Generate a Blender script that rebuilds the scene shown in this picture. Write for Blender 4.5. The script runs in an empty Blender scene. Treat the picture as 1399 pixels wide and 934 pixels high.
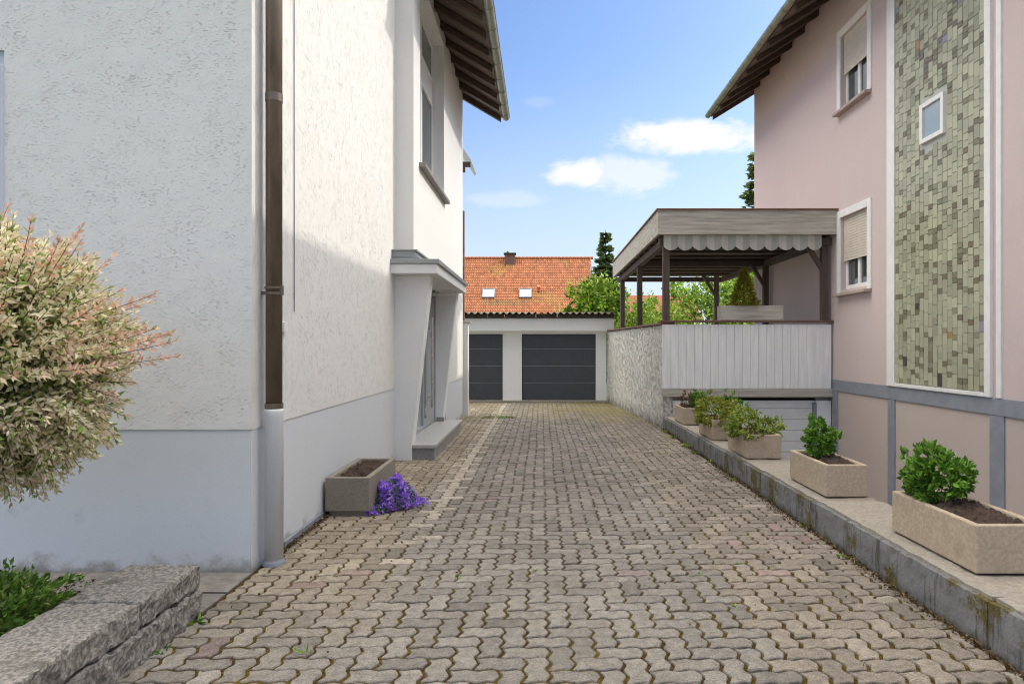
import bpy, bmesh, math, random
import numpy as np
from mathutils import Vector, Matrix, noise
random.seed(7); rng = np.random.default_rng(7)
R = math.radians
scene = bpy.context.scene
col = scene.collection
H = 1.65; F = 910.0                       # eye height, focal length in photo pixels

def S(r, g, b):
    f = lambda c: ((c/255+0.055)/1.055)**2.4 if c > 10 else c/255/12.92
    return (f(r), f(g), f(b))

# ------------------------------------------------------------------ materials
class NT:
    def __init__(s, tree): s.t = tree
    def n(s, typ, **kw):
        nd = s.t.nodes.new(typ)
        for k, v in kw.items():
            if k[0] == 'i' and k[1:].isdigit(): s.put(nd.inputs[int(k[1:])], v)
            elif k.startswith('in_'): s.put(nd.inputs[k[3:].replace('_', ' ')], v)
            else: setattr(nd, k, v)
        return nd
    def put(s, sock, v):
        if isinstance(v, bpy.types.NodeSocket): s.t.links.new(v, sock)
        else:
            if sock.type == 'RGBA' and len(v) == 3: v = (*v, 1)
            sock.default_value = v
    def math(s, op, a, b=0.0, c=None, clamp=False):
        nd = s.n('ShaderNodeMath', operation=op, use_clamp=clamp)
        s.put(nd.inputs[0], a); s.put(nd.inputs[1], b)
        if c is not None: s.put(nd.inputs[2], c)
        return nd.outputs[0]
    def mix(s, fac, a, b, mode='MIX'):
        nd = s.n('ShaderNodeMix', data_type='RGBA', blend_type=mode)
        s.put(nd.inputs[0], fac); s.put(nd.inputs[6], a); s.put(nd.inputs[7], b)
        return nd.outputs[2]
    def ramp(s, fac, p0, p1, c0=0.0, c1=1.0):
        nd = s.n('ShaderNodeMapRange', clamp=True)
        nd.interpolation_type = 'SMOOTHSTEP'
        s.put(nd.inputs[0], fac); nd.inputs[1].default_value = p0; nd.inputs[2].default_value = p1
        nd.inputs[3].default_value = c0; nd.inputs[4].default_value = c1
        return nd.outputs[0]
    def pos(s, scale=(1, 1, 1), rot=(0, 0, 0)):
        g = s.n('ShaderNodeNewGeometry')
        a = s.n('ShaderNodeMapping'); s.put(a.inputs[0], g.outputs['Position']); a.inputs['Rotation'].default_value = rot
        m = s.n('ShaderNodeMapping'); s.put(m.inputs[0], a.outputs[0]); m.inputs['Scale'].default_value = scale
        return m.outputs[0]
    def noise(s, vec, scale, detail=4, rough=0.55, dist=0.0):
        nd = s.n('ShaderNodeTexNoise'); s.put(nd.inputs['Vector'], vec)
        nd.inputs['Scale'].default_value = scale; nd.inputs['Detail'].default_value = detail
        nd.inputs['Roughness'].default_value = rough; nd.inputs['Distortion'].default_value = dist
        return nd.outputs[0]
    def voro(s, vec, scale, feature='F1'):
        nd = s.n('ShaderNodeTexVoronoi', feature=feature); s.put(nd.inputs['Vector'], vec)
        nd.inputs['Scale'].default_value = scale
        return nd
    def bump(s, h, strength, dist, nrm=None):
        nd = s.n('ShaderNodeBump'); s.put(nd.inputs['Height'], h)
        nd.inputs['Strength'].default_value = strength; nd.inputs['Distance'].default_value = dist
        if nrm: s.put(nd.inputs['Normal'], nrm)
        return nd.outputs[0]

def newmat(name, rough=0.8, metal=0.0, spec=0.4):
    m = bpy.data.materials.new(name); m.use_nodes = True
    t = NT(m.node_tree); b = m.node_tree.nodes['Principled BSDF']
    b.inputs['Roughness'].default_value = rough; b.inputs['Metallic'].default_value = metal
    b.inputs['Specular IOR Level'].default_value = spec
    return m, t, b

def mat_plain(name, c, rough=0.7, metal=0.0, var=0.12, scale=6, bump=0.0, bscale=60, spec=0.4, stretch=(1, 1, 1)):
    m, t, b = newmat(name, rough, metal, spec)
    p = t.pos(stretch)
    n1 = t.noise(p, scale, 6, 0.6)
    k = t.ramp(n1, 0.25, 0.75, 1-var, 1+var)
    cc = t.n('ShaderNodeVectorMath', operation='SCALE'); cc.inputs[0].default_value = c; t.put(cc.inputs['Scale'], k)
    t.put(b.inputs['Base Color'], cc.outputs[0])
    t.put(b.inputs['Roughness'], t.ramp(n1, 0.2, 0.8, max(0.02, rough-0.08), min(1, rough+0.08)))
    if bump: t.put(b.inputs['Normal'], t.bump(t.noise(p, bscale, 5, 0.6), bump, 0.01))
    return m

def mat_stucco(name, c, stretch, rot=(0, 0, 0), amp=0.7, dist=0.012, dirt=0.12, stain=None, scale=62, thr=(0.30, 0.47)):
    """scratched roughcast: stretched noise grooves plus grains and soft weather stains"""
    m, t, b = newmat(name, 0.9, 0, 0.25)
    p = t.pos(stretch, rot); q = t.pos()
    g1 = t.math('ADD', t.math('MULTIPLY', t.noise(p, scale, 6, 0.66, 0.6), 0.8), t.math('MULTIPLY', t.noise(q, 6.5, 4, 0.6), 0.2)); g2 = t.noise(q, 150, 3, 0.6)
    groove = t.ramp(g1, thr[0], thr[1], 0, 1)
    lump = t.noise(q, 9, 3, 0.5)
    h = t.math('ADD', t.math('MULTIPLY', groove, 0.7), t.math('ADD', t.math('MULTIPLY', g2, 0.35), t.math('MULTIPLY', lump, 0.6)))
    big = t.noise(q, 0.9, 4, 0.6)
    streak = t.noise(t.pos((3.2, 3.2, 0.25)), 2.2, 5, 0.65)
    c1 = t.mix(t.math('MULTIPLY', t.math('SUBTRACT', 1, groove), dirt*2.2), c, tuple(x*0.62 for x in c))
    c2 = t.mix(t.ramp(big, 0.35, 0.75, 0, dirt), c1, tuple(x*y for x, y in zip(c, (0.80, 0.77, 0.72))))
    c3 = t.mix(t.ramp(streak, 0.52, 0.8, 0, dirt*1.6), c2, tuple(x*y for x, y in zip(c, (0.72, 0.70, 0.66))))
    if stain:                                   # damp grime rising from the ground, its own ragged outline
        g = t.n('ShaderNodeNewGeometry'); sx = t.n('ShaderNodeSeparateXYZ'); t.put(sx.inputs[0], g.outputs['Position'])
        zz = t.math('ADD', sx.outputs[2], t.math('MULTIPLY', t.math('SUBTRACT', t.noise(q, 5, 6, 0.65), 0.5), 0.55))
        c3 = t.mix(t.ramp(zz, -0.05, stain, 0.75, 0), c3, (0.22, 0.20, 0.16))
        pt = t.math('MULTIPLY', t.ramp(t.noise(q, 3.1, 6, 0.7), 0.60, 0.70), t.ramp(sx.outputs[2], 0.3, 0.75, 1, 0))
        c3 = t.mix(t.math('MULTIPLY', pt, 0.55), c3, tuple(x*0.72 for x in c))
    t.put(b.inputs['Base Color'], c3)
    t.put(b.inputs['Normal'], t.bump(h, amp, dist))
    return m

def mat_vcol(name, rough=0.8, speck=0.0, bump=0.0, transl=0.0, spec=0.3, bscale=90):
    m, t, b = newmat(name, rough, 0, spec)
    a = t.n('ShaderNodeVertexColor', layer_name='Col').outputs[0]
    q = t.pos()
    c = a
    if speck:
        n1 = t.noise(q, 105, 6, 0.85); n2 = t.noise(q, 17, 6, 0.7)
        k = t.math('ADD', t.ramp(n1, 0.34, 0.66, -speck*1.2, speck*1.2), t.ramp(n2, 0.3, 0.72, 1-speck*0.6, 1+speck*0.6))
        vm = t.n('ShaderNodeVectorMath', operation='SCALE'); t.put(vm.inputs[0], a); t.put(vm.inputs['Scale'], k); c = vm.outputs[0]
    if name == 'paver':                        # pale lichen, dark grime blots and tyre-worn patches on the stones
        c = t.mix(t.ramp(t.noise(q, 31, 6, 0.75), 0.58, 0.70, 0, 0.45), c, (0.40, 0.375, 0.33))
        c = t.mix(t.ramp(t.noise(q, 9, 7, 0.75), 0.54, 0.70, 0, 0.55), c, (0.115, 0.098, 0.078))
        c = t.mix(t.ramp(t.noise(q, 1.7, 6, 0.7), 0.50, 0.68, 0, 0.38), c, (0.13, 0.115, 0.092))
        c = t.mix(t.ramp(t.noise(t.pos((1, 1, 1)), 3.4, 7, 0.75), 0.62, 0.70, 0, 0.5), c, (0.12, 0.10, 0.03))
    t.put(b.inputs['Base Color'], c)
    if bump: t.put(b.inputs['Normal'], t.bump(t.noise(q, bscale, 5, 0.7), bump, 0.008))
    if transl:
        out = m.node_tree.nodes['Material Output']
        tr = t.n('ShaderNodeBsdfTranslucent'); t.put(tr.inputs[0], c)
        mx = t.n('ShaderNodeMixShader'); mx.inputs[0].default_value = transl
        t.put(mx.inputs[1], b.outputs[0]); t.put(mx.inputs[2], tr.outputs[0]); t.put(out.inputs[0], mx.outputs[0])
    return m

WHITE = (0.74, 0.735, 0.715)
M = {}
M['stucco_front'] = mat_stucco('stucco_front', WHITE, (0.36, 1, 1.3), dirt=0.02, amp=0.9, scale=92, thr=(0.26, 0.46))
M['stucco_side'] = mat_stucco('stucco_side', WHITE, (1, 0.22, 1.25), (R(42), 0, 0), dirt=0.06, amp=0.9, scale=74, thr=(0.29, 0.47))
M['stucco_bay'] = mat_stucco('stucco_bay', WHITE, (1, 1, 0.6), dirt=0.08, amp=0.5, dist=0.008)
M['smooth_white'] = mat_stucco('smooth_white', (0.75, 0.75, 0.74), (1, 1, 1), dirt=0.05, amp=0.25, dist=0.004)
M['plinth'] = mat_stucco('plinth_render', (0.60, 0.625, 0.66), (1, 1, 1), dirt=0.07, amp=0.35, dist=0.005, stain=0.11)
M['garage_wall'] = mat_stucco('garage_render', (0.84, 0.835, 0.825), (1, 1, 1), dirt=0.06, amp=0.3, dist=0.006)
M['garden_wall'] = mat_stucco('roughcast', (0.82, 0.80, 0.74), (1, 1, 1), dirt=0.20, amp=1.0, dist=0.06, scale=13, stain=0.3, thr=(0.37, 0.52))
M['pink'] = mat_stucco('pink_render', (0.60, 0.495, 0.48), (1, 1, 1), dirt=0.12, amp=0.5, dist=0.006)
M['pink_base'] = mat_stucco('beige_base', (0.50, 0.42, 0.385), (1, 1, 1), dirt=0.1, amp=0.3, dist=0.006)
M['sleeve'] = mat_plain('painted_sleeve', (0.62, 0.63, 0.645), 0.6, var=0.07, scale=4, stretch=(3, 3, 0.5))
M['grey_band'] = mat_plain('grey_band', (0.235, 0.25, 0.285), 0.8, bump=0.2)
M['trim_white'] = mat_plain('white_trim', (0.78, 0.76, 0.74), 0.6, var=0.05)
M['frame_white'] = mat_plain('white_frame', (0.78, 0.78, 0.78), 0.35, var=0.03)
M['frame_blue'] = mat_plain('bluish_surround', (0.52, 0.55, 0.62), 0.6, var=0.05)
M['copper'] = mat_plain('weathered_copper', (0.18, 0.145, 0.115), 0.42, 0.45, var=0.3, scale=9, stretch=(1, 1, 0.25), bump=0.05)
M['zinc'] = mat_plain('zinc', (0.30, 0.31, 0.27), 0.42, 0.6, var=0.25, scale=7, bump=0.04)
M['grey_metal'] = mat_plain('grey_metal', (0.30, 0.315, 0.32), 0.45, 0.2, var=0.1)
M['door_grey'] = mat_plain('door_grey', (0.33, 0.35, 0.37), 0.4, 0.0, var=0.04)
M['steel'] = mat_plain('steel', (0.6, 0.58, 0.54), 0.25, 1.0, var=0.05)
M['garage_door'] = mat_plain('anthracite_door', (0.058, 0.063, 0.074), 0.5, 0.0, var=0.08, bump=0.12, bscale=160)
M['dark'] = mat_plain('dark_gap', (0.02, 0.02, 0.02), 0.9)
M['roof_wood'] = mat_plain('dark_stained_wood', (0.075, 0.048, 0.035), 0.65, var=0.35, scale=5, stretch=(0.4, 4, 4), bump=0.2, bscale=14)
M['roof_board'] = mat_plain('brown_boarding', (0.155, 0.115, 0.09), 0.7, var=0.3, scale=5, stretch=(0.3, 5, 5), bump=0.2, bscale=14)
M['old_wood'] = mat_plain('weathered_board', (0.44, 0.405, 0.355), 0.85, var=0.28, scale=4, stretch=(0.35, 1, 5), bump=0.3, bscale=20)
M['brown_wood'] = mat_plain('brown_post', (0.105, 0.075, 0.062), 0.75, var=0.25, scale=5, stretch=(4, 4, 0.4), bump=0.2, bscale=20)
M['cap_brown'] = mat_plain('brown_cap', (0.20, 0.115, 0.085), 0.8, var=0.25, bump=0.2)
M['white_board'] = mat_plain('white_painted_board', (0.83, 0.825, 0.81), 0.6, var=0.1, scale=3, stretch=(6, 6, 0.4), bump=0.1, bscale=20)
M['white_door'] = mat_plain('pale_garage_door', (0.72, 0.72, 0.71), 0.5, var=0.04)
M['shutter'] = mat_plain('shutter', (0.62, 0.56, 0.49), 0.6, var=0.06)
M['sill_stone'] = mat_plain('sill_stone', (0.22, 0.195, 0.18), 0.6, var=0.2, bump=0.1)
M['sill_pink'] = mat_plain('sill_pinkish', (0.42, 0.33, 0.29), 0.7, var=0.15, bump=0.1)
M['soil'] = mat_plain('soil', (0.06, 0.038, 0.027), 0.95, var=0.45, scale=22, bump=1.0, bscale=45)
M['bark'] = mat_plain('bark', (0.13, 0.10, 0.075), 0.9, var=0.35, scale=14, stretch=(1, 1, 0.3), bump=0.6, bscale=30)
M['slab'] = mat_plain('slab', (0.17, 0.155, 0.14), 0.9, var=0.3, scale=11, bump=0.4, bscale=120)
M['ground'] = mat_plain('ground', (0.10, 0.11, 0.055), 0.95, var=0.4, scale=1.2, bump=0.4, bscale=12)
M['yard'] = mat_plain('yard_concrete', (0.33, 0.31, 0.285), 0.9, var=0.2, scale=3, bump=0.2)
M['litter'] = mat_vcol('litter', 0.9)
M['hill'] = mat_plain('wooded_hill', (0.05, 0.085, 0.03), 0.95, var=0.4, scale=0.05, bump=0.8, bscale=0.12)
M['valance'] = mat_vcol('awning_cloth', 0.85)
M['leaf'] = mat_vcol('leaf', 0.5, transl=0.36, spec=0.35)
M['paver'] = mat_vcol('paver', 0.92, speck=0.36, bump=0.75, spec=0.2, bscale=120)
M['tile'] = mat_vcol('roof_tile', 0.8, speck=0.12)
M['mosaic'] = mat_vcol('glazed_tile', 0.35, spec=0.5)
M['corrugated'] = mat_plain('fibre_cement', (0.155, 0.135, 0.105), 0.95, var=0.5, scale=5, bump=0.4, bscale=40)
M['edge_dark'] = mat_plain('dark_board', (0.06, 0.045, 0.035), 0.95, var=0.6, scale=7, bump=0.5, bscale=30)  # dark tone; on the garage edge it holds shadow and rust
M['lamp'] = mat_plain('lamp_white', (0.72, 0.72, 0.70), 0.4, var=0.02)

def mat_joint():
    m, t, b = newmat('joint_moss', 1.0, 0, 0.1)
    q = t.pos(); n1 = t.noise(q, 2.2, 5, 0.6); n2 = t.noise(q, 60, 4, 0.7)
    c = t.mix(t.ramp(n1, 0.42, 0.62), (0.110, 0.070, 0.020), (0.170, 0.118, 0.015))
    c = t.mix(t.ramp(n2, 0.35, 0.7), c, (0.035, 0.023, 0.010))
    t.put(b.inputs['Base Color'], c); t.put(b.inputs['Normal'], t.bump(n2, 1.0, 0.02))
    return m
M['joint'] = mat_joint()

def mat_concrete_speck(name, a, bcol, scale=330, amt=0.5, rough=0.9, bump=0.4, stain=None):
    m, t, b = newmat(name, rough, 0, 0.3)
    q = t.pos(); v = t.voro(q, scale); n = t.noise(q, 7, 6, 0.65); n2 = t.noise(q, scale*0.45, 4, 0.7)
    c = t.mix(t.ramp(n2, 0.38, 0.62, 0, amt*2), a, bcol)
    c = t.mix(t.ramp(n, 0.3, 0.75, 0, 0.35), c, tuple(x*0.62 for x in a))
    if stain: c = t.mix(t.ramp(t.noise(q, 4.2, 6, 0.7), 0.56, 0.72, 0, 0.9), c, stain)
    t.put(b.inputs['Base Color'], c); t.put(b.inputs['Normal'], t.bump(n2, bump, 0.006))
    return m
M['pebble_concrete'] = mat_concrete_speck('exposed_pebble_concrete', (0.30, 0.265, 0.215), (0.185, 0.16, 0.125), 260, 0.45)
M['granite_step'] = mat_concrete_speck('speckled_granite', (0.40, 0.39, 0.38), (0.16, 0.155, 0.15), 330, 0.5, 0.45, 0.05)
M['granite_top'] = mat_concrete_speck('polished_granite', (0.50, 0.485, 0.465), (0.36, 0.35, 0.335), 330, 0.5, 0.3, 0.02)
M['granite_rough'] = mat_concrete_speck('rough_granite', (0.30, 0.278, 0.25), (0.115, 0.105, 0.095), 95, 0.5, 0.95, 1.0, (0.085, 0.075, 0.06))
M['kerb'] = mat_concrete_speck('painted_kerb', (0.205, 0.207, 0.215), (0.14, 0.138, 0.14), 60, 0.4, 0.85, 0.5, (0.075, 0.063, 0.028))
M['coping'] = mat_concrete_speck('tan_coping', (0.36, 0.325, 0.275), (0.25, 0.215, 0.17), 80, 0.4, 0.9, 0.4)

M['tan_stone'] = mat_concrete_speck('tan_planter', (0.50, 0.405, 0.30), (0.36, 0.28, 0.20), 90, 0.35, 0.9, 0.5, (0.33, 0.27, 0.195))
def mat_kerb():
    m, t, b = newmat('stained_kerb', 0.9, 0, 0.25)
    q = t.pos(); g = t.n('ShaderNodeNewGeometry'); sx = t.n('ShaderNodeSeparateXYZ'); t.put(sx.inputs[0], g.outputs['Position'])
    n1 = t.noise(q, 5, 7, 0.7); n2 = t.noise(q, 70, 5, 0.75); st = t.noise(t.pos((5, 5, 0.5)), 2.6, 6, 0.7); ms = t.noise(q, 2.1, 7, 0.72)
    c = t.mix(t.ramp(n1, 0.32, 0.68), (0.225, 0.222, 0.22), (0.15, 0.15, 0.155))
    c = t.mix(t.ramp(n2, 0.45, 0.62, 0, 0.5), c, (0.27, 0.255, 0.23))
    c = t.mix(t.ramp(st, 0.50, 0.66, 0, 0.85), c, (0.065, 0.058, 0.045))
    c = t.mix(t.ramp(ms, 0.53, 0.61, 0, 0.9), c, t.mix(t.ramp(n2, 0.4, 0.6), (0.075, 0.055, 0.018), (0.15, 0.12, 0.02)))
    low = t.math('ADD', sx.outputs[2], t.math('MULTIPLY', t.math('SUBTRACT', n1, 0.5), 0.25))
    c = t.mix(t.ramp(low, -0.02, 0.06, 0.8, 0), c, (0.07, 0.055, 0.03))
    t.put(b.inputs['Base Color'], c); t.put(b.inputs['Normal'], t.bump(t.math('ADD', n2, t.math('MULTIPLY', n1, 1.5)), 0.7, 0.012))
    return m
M['kerb'] = mat_kerb()
def mat_glass(name, c=(0.05, 0.06, 0.065), rough=0.03):
    m, t, b = newmat(name, rough, 0, 0.9)
    b.inputs['Base Color'].default_value = (*c, 1)
    b.inputs['IOR'].default_value = 1.7
    return m
M['glass'] = mat_glass('window_glass'); M['glass_pale'] = mat_glass('pale_pane', (0.30, 0.36, 0.38), 0.1)
M['roof_glass'] = mat_glass('roof_pane', (0.45, 0.50, 0.56), 0.08)

# ------------------------------------------------------------------ mesh helpers
OFF = {}
class MB:
    def __init__(s): s.v = []; s.f = []; s.c = []; s.cur = None
    def add(s, vs, fs):
        o = len(s.v); s.v += [tuple(p) for p in vs]; s.f += [tuple(i+o for i in f) for f in fs]
        s.c += [s.cur or (1, 1, 1)]*len(vs)
    def box(s, x0, x1, y0, y1, z0, z1):
        s.add([(x0, y0, z0), (x1, y0, z0), (x1, y1, z0), (x0, y1, z0), (x0, y0, z1), (x1, y0, z1), (x1, y1, z1), (x0, y1, z1)],
              [(0, 3, 2, 1), (4, 5, 6, 7), (0, 1, 5, 4), (1, 2, 6, 5), (2, 3, 7, 6), (3, 0, 4, 7)])
    def prism(s, poly, axis, a, b):
        """extrude a 2-D polygon along an axis: x -> (y,z), y -> (x,z), z -> (x,y)"""
        mk = {'x': lambda p, t: (t, p[0], p[1]), 'y': lambda p, t: (p[0], t, p[1]), 'z': lambda p, t: (p[0], p[1], t)}[axis]
        n = len(poly)
        s.add([mk(p, a) for p in poly]+[mk(p, b) for p in poly],
              [tuple(range(n))[::-1], tuple(range(n, 2*n))]+[(i, (i+1) % n, (i+1) % n+n, i+n) for i in range(n)])
    def tube(s, pts, r, n=16, cap=True):
        pts = [Vector(p) for p in pts]; rs = r if isinstance(r, (list, tuple)) else [r]*len(pts)
        vs = []; up = None
        for i, p in enumerate(pts):
            d = (pts[min(i+1, len(pts)-1)]-pts[max(i-1, 0)]).normalized()
            if up is None: up = Vector((0, 0, 1)) if abs(d.z) < 0.9 else Vector((0, 1, 0))
            a = d.cross(up).normalized(); b = a.cross(d).normalized(); up = b
            for k in range(n):
                t = 2*math.pi*k/n; vs.append(p+(a*math.cos(t)+b*math.sin(t))*rs[i])
        fs = []
        for i in range(len(pts)-1):
            for k in range(n):
                k2 = (k+1) % n; fs.append((i*n+k, i*n+k2, (i+1)*n+k2, (i+1)*n+k))
        if cap: fs += [tuple(range(n))[::-1], tuple(range((len(pts)-1)*n, len(pts)*n))]
        s.add(vs, fs)
    def rough_box(s, x0, x1, y0, y1, z0, z1, seg=0.05, amp=0.012, freq=9, faces='xXyYzZ', seed=0, rnd=0.0, xa=0.0):
        def grid(o, eu, ev):
            o, eu, ev = Vector(o), Vector(eu), Vector(ev)
            nu = max(1, int(eu.length/seg)); nv = max(1, int(ev.length/seg)); vs = []; fs = []
            for j in range(nv+1):
                for i in range(nu+1):
                    p = o+eu*(i/nu)+ev*(j/nv); q = p*freq+Vector((seed*7.1, seed*3.3, seed))
                    d = noise.noise_vector(q)+0.5*noise.noise_vector(q*2.7)+0.3*noise.noise_vector(q*6.1)
                    if rnd:
                        c = Vector(((x0+x1)/2, (y0+y1)/2, (z0+z1)/2)); hs = Vector(((x1-x0)/2, (y1-y0)/2, (z1-z0)/2))
                        e = p-c; inner = Vector([max(-h+rnd, min(h-rnd, v)) for v, h in zip(e, hs)])
                        w = e-inner
                        if w.length > 1e-6: p = c+inner+w.normalized()*min(w.length, rnd)
                    vs.append(p+d*amp*(1+xa*max(0.0, 1-max(0.0, x1-p.x)/0.10)))
            for j in range(nv):
                for i in range(nu):
                    a = j*(nu+1)+i; fs.append((a, a+1, a+nu+2, a+nu+1))
            s.add(vs, fs)
        dx, dy, dz = x1-x0, y1-y0, z1-z0
        if 'y' in faces: grid((x0, y0, z0), (dx, 0, 0), (0, 0, dz))
        if 'Y' in faces: grid((x1, y1, z0), (-dx, 0, 0), (0, 0, dz))
        if 'x' in faces: grid((x0, y1, z0), (0, -dy, 0), (0, 0, dz))
        if 'X' in faces: grid((x1, y0, z0), (0, dy, 0), (0, 0, dz))
        if 'Z' in faces: grid((x0, y0, z1), (dx, 0, 0), (0, dy, 0))
        if 'z' in faces: grid((x0, y1, z0), (dx, 0, 0), (0, -dy, 0))
    def panel(s, plane, k, u0, u1, v0, v1, holes=(), depth=0.0):
        """wall face on x=k (u=y) or y=k (u=x), v=z, with rectangular openings and reveals going to k+depth"""
        us = sorted({u0, u1, *[h[0] for h in holes], *[h[1] for h in holes]}); vs = sorted({v0, v1, *[h[2] for h in holes], *[h[3] for h in holes]})
        P = (lambda u, v, w=k: (w, u, v)) if plane == 'x' else (lambda u, v, w=k: (u, w, v))
        for a, b in zip(us, us[1:]):
            for c, d in zip(vs, vs[1:]):
                um, vm = (a+b)/2, (c+d)/2
                if any(h[0] < um < h[1] and h[2] < vm < h[3] for h in holes): continue
                s.add([P(a, c), P(b, c), P(b, d), P(a, d)], [(0, 1, 2, 3)])
        for h in holes:
            a, b, c, d = h; w = k+depth
            for (p, q) in (((a, c), (b, c)), ((b, c), (b, d)), ((b, d), (a, d)), ((a, d), (a, c))):
                s.add([P(*p), P(*q), P(*q, w), P(*p, w)], [(0, 1, 2, 3)])
    def build(s, name, mat, parent=None, bevel=0.0, smooth=False, merge=False, origin=None):
        me = bpy.data.meshes.new(name)
        off = Vector(OFF[parent.name]) if parent else Vector(origin or (0, 0, 0))
        me.from_pydata([Vector(p)-off for p in s.v], [], s.f); me.update()
        if any(c != (1, 1, 1) for c in s.c):
            at = me.color_attributes.new('Col', 'FLOAT_COLOR', 'POINT')
            at.data.foreach_set('color', np.array([(*c, 1) for c in s.c], dtype=np.float32).ravel())
        bm = bmesh.new(); bm.from_mesh(me)
        if merge: bmesh.ops.remove_doubles(bm, verts=bm.verts, dist=0.0005)
        bmesh.ops.recalc_face_normals(bm, faces=bm.faces); bm.to_mesh(me); bm.free()
        if smooth:
            me.polygons.foreach_set('use_smooth', [True]*len(me.polygons))
        me.materials.append(M[mat] if isinstance(mat, str) else mat)
        o = bpy.data.objects.new(name, me); col.objects.link(o)
        if parent: o.parent = parent
        else: o.location = off
        OFF[o.name] = tuple(off)
        if bevel:
            md = o.modifiers.new('bevel', 'BEVEL'); md.width = bevel; md.segments = 2; md.limit_method = 'ANGLE'
            md.harden_normals = False
        return o

def thing(name, label, cat, loc, group=None):
    o = bpy.data.objects.new(name, None); o.empty_display_size = 0.2; col.objects.link(o); o.location = loc
    OFF[o.name] = tuple(loc); tag(o, label, cat, group); return o
def tag(o, label, cat, group=None):
    o['label'] = label; o['category'] = cat
    if group: o['group'] = group
    return o
def struct(o): o['kind'] = 'structure'; return o
def stuff(o): o['kind'] = 'stuff'; return o
def box_part(name, mat, parent, *b, bevel=0.004):
    mb = MB(); mb.box(*b); return mb.build(name, mat, parent, bevel=bevel)

def leaf_object(name, P, D, L, W, C, mat='leaf', parent=None, origin=None, fold=0.25, N=None):
    """many separate leaves as ONE mesh: base, two sides, tip; P base points, D directions"""
    P = np.asarray(P, float); D = np.asarray(D, float); n = len(P)
    D /= np.linalg.norm(D, axis=1, keepdims=True)+1e-9
    r = rng.normal(size=(n, 3)) if N is None else np.asarray(N, float)
    A = np.cross(D, r); A /= np.linalg.norm(A, axis=1, keepdims=True)+1e-9
    U = np.cross(A, D)
    L = np.broadcast_to(np.asarray(L, float), (n,))[:, None]; W = np.broadcast_to(np.asarray(W, float), (n,))[:, None]
    mid = P+D*L*0.45
    V = np.stack([P, mid+A*W*0.5+U*W*fold, P+D*L-U*L*0.08, mid-A*W*0.5+U*W*fold, mid], 1).reshape(-1, 3)
    off = np.array(OFF[parent.name] if parent else (origin or (0, 0, 0)))
    me = bpy.data.meshes.new(name)
    b = np.arange(n)[:, None]*5
    faces = np.concatenate([b+np.array([[0, 4, 2, 1]]), b+np.array([[0, 3, 2, 4]])], 0)
    me.vertices.add(n*5); me.vertices.foreach_set('co', (V-off).astype(np.float32).ravel())
    me.loops.add(faces.size); me.loops.foreach_set('vertex_index', faces.astype(np.int32).ravel())
    me.polygons.add(len(faces)); me.polygons.foreach_set('loop_start', np.arange(0, faces.size, 4, dtype=np.int32))
    me.update(calc_edges=True); me.validate()
    at = me.color_attributes.new('Col', 'FLOAT_COLOR', 'POINT')
    cc = np.repeat(np.concatenate([np.asarray(C, float), np.ones((n, 1))], 1), 5, 0)
    at.data.foreach_set('color', cc.astype(np.float32).ravel())
    me.materials.append(M[mat]); o = bpy.data.objects.new(name, me); col.objects.link(o)
    if parent: o.parent = parent
    else: o.location = tuple(off)
    OFF[o.name] = tuple(off); return o

def palette(cols, n, jit=0.15, w=None):
    cols = np.array(cols); i = rng.choice(len(cols), n, p=w)
    return np.clip(cols[i]*(1+rng.normal(0, jit, (n, 1))), 0.004, 0.95)
def rdir(n):
    d = rng.normal(size=(n, 3)); return d/np.linalg.norm(d, axis=1, keepdims=True)

# ================================================================== SETTING
mb = MB()
Z0 = -1.15
mb.add([(-1500, -1500, Z0), (1500, -1500, Z0), (1500, 1500, Z0), (-1500, 1500, Z0)], [(0, 1, 2, 3)])
mb.box(-60, 2.60, -40, 30, Z0-0.2, -0.045)
struct(mb.build('ground', 'ground'))
mb = MB(); mb.add([(2.9, -20, Z0+0.01), (5.9, -20, Z0+0.01), (5.9, 13.6, Z0+0.01), (2.9, 13.6, Z0+0.01)], [(0, 1, 2, 3)])
struct(mb.build('yard', 'yard'))

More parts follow.
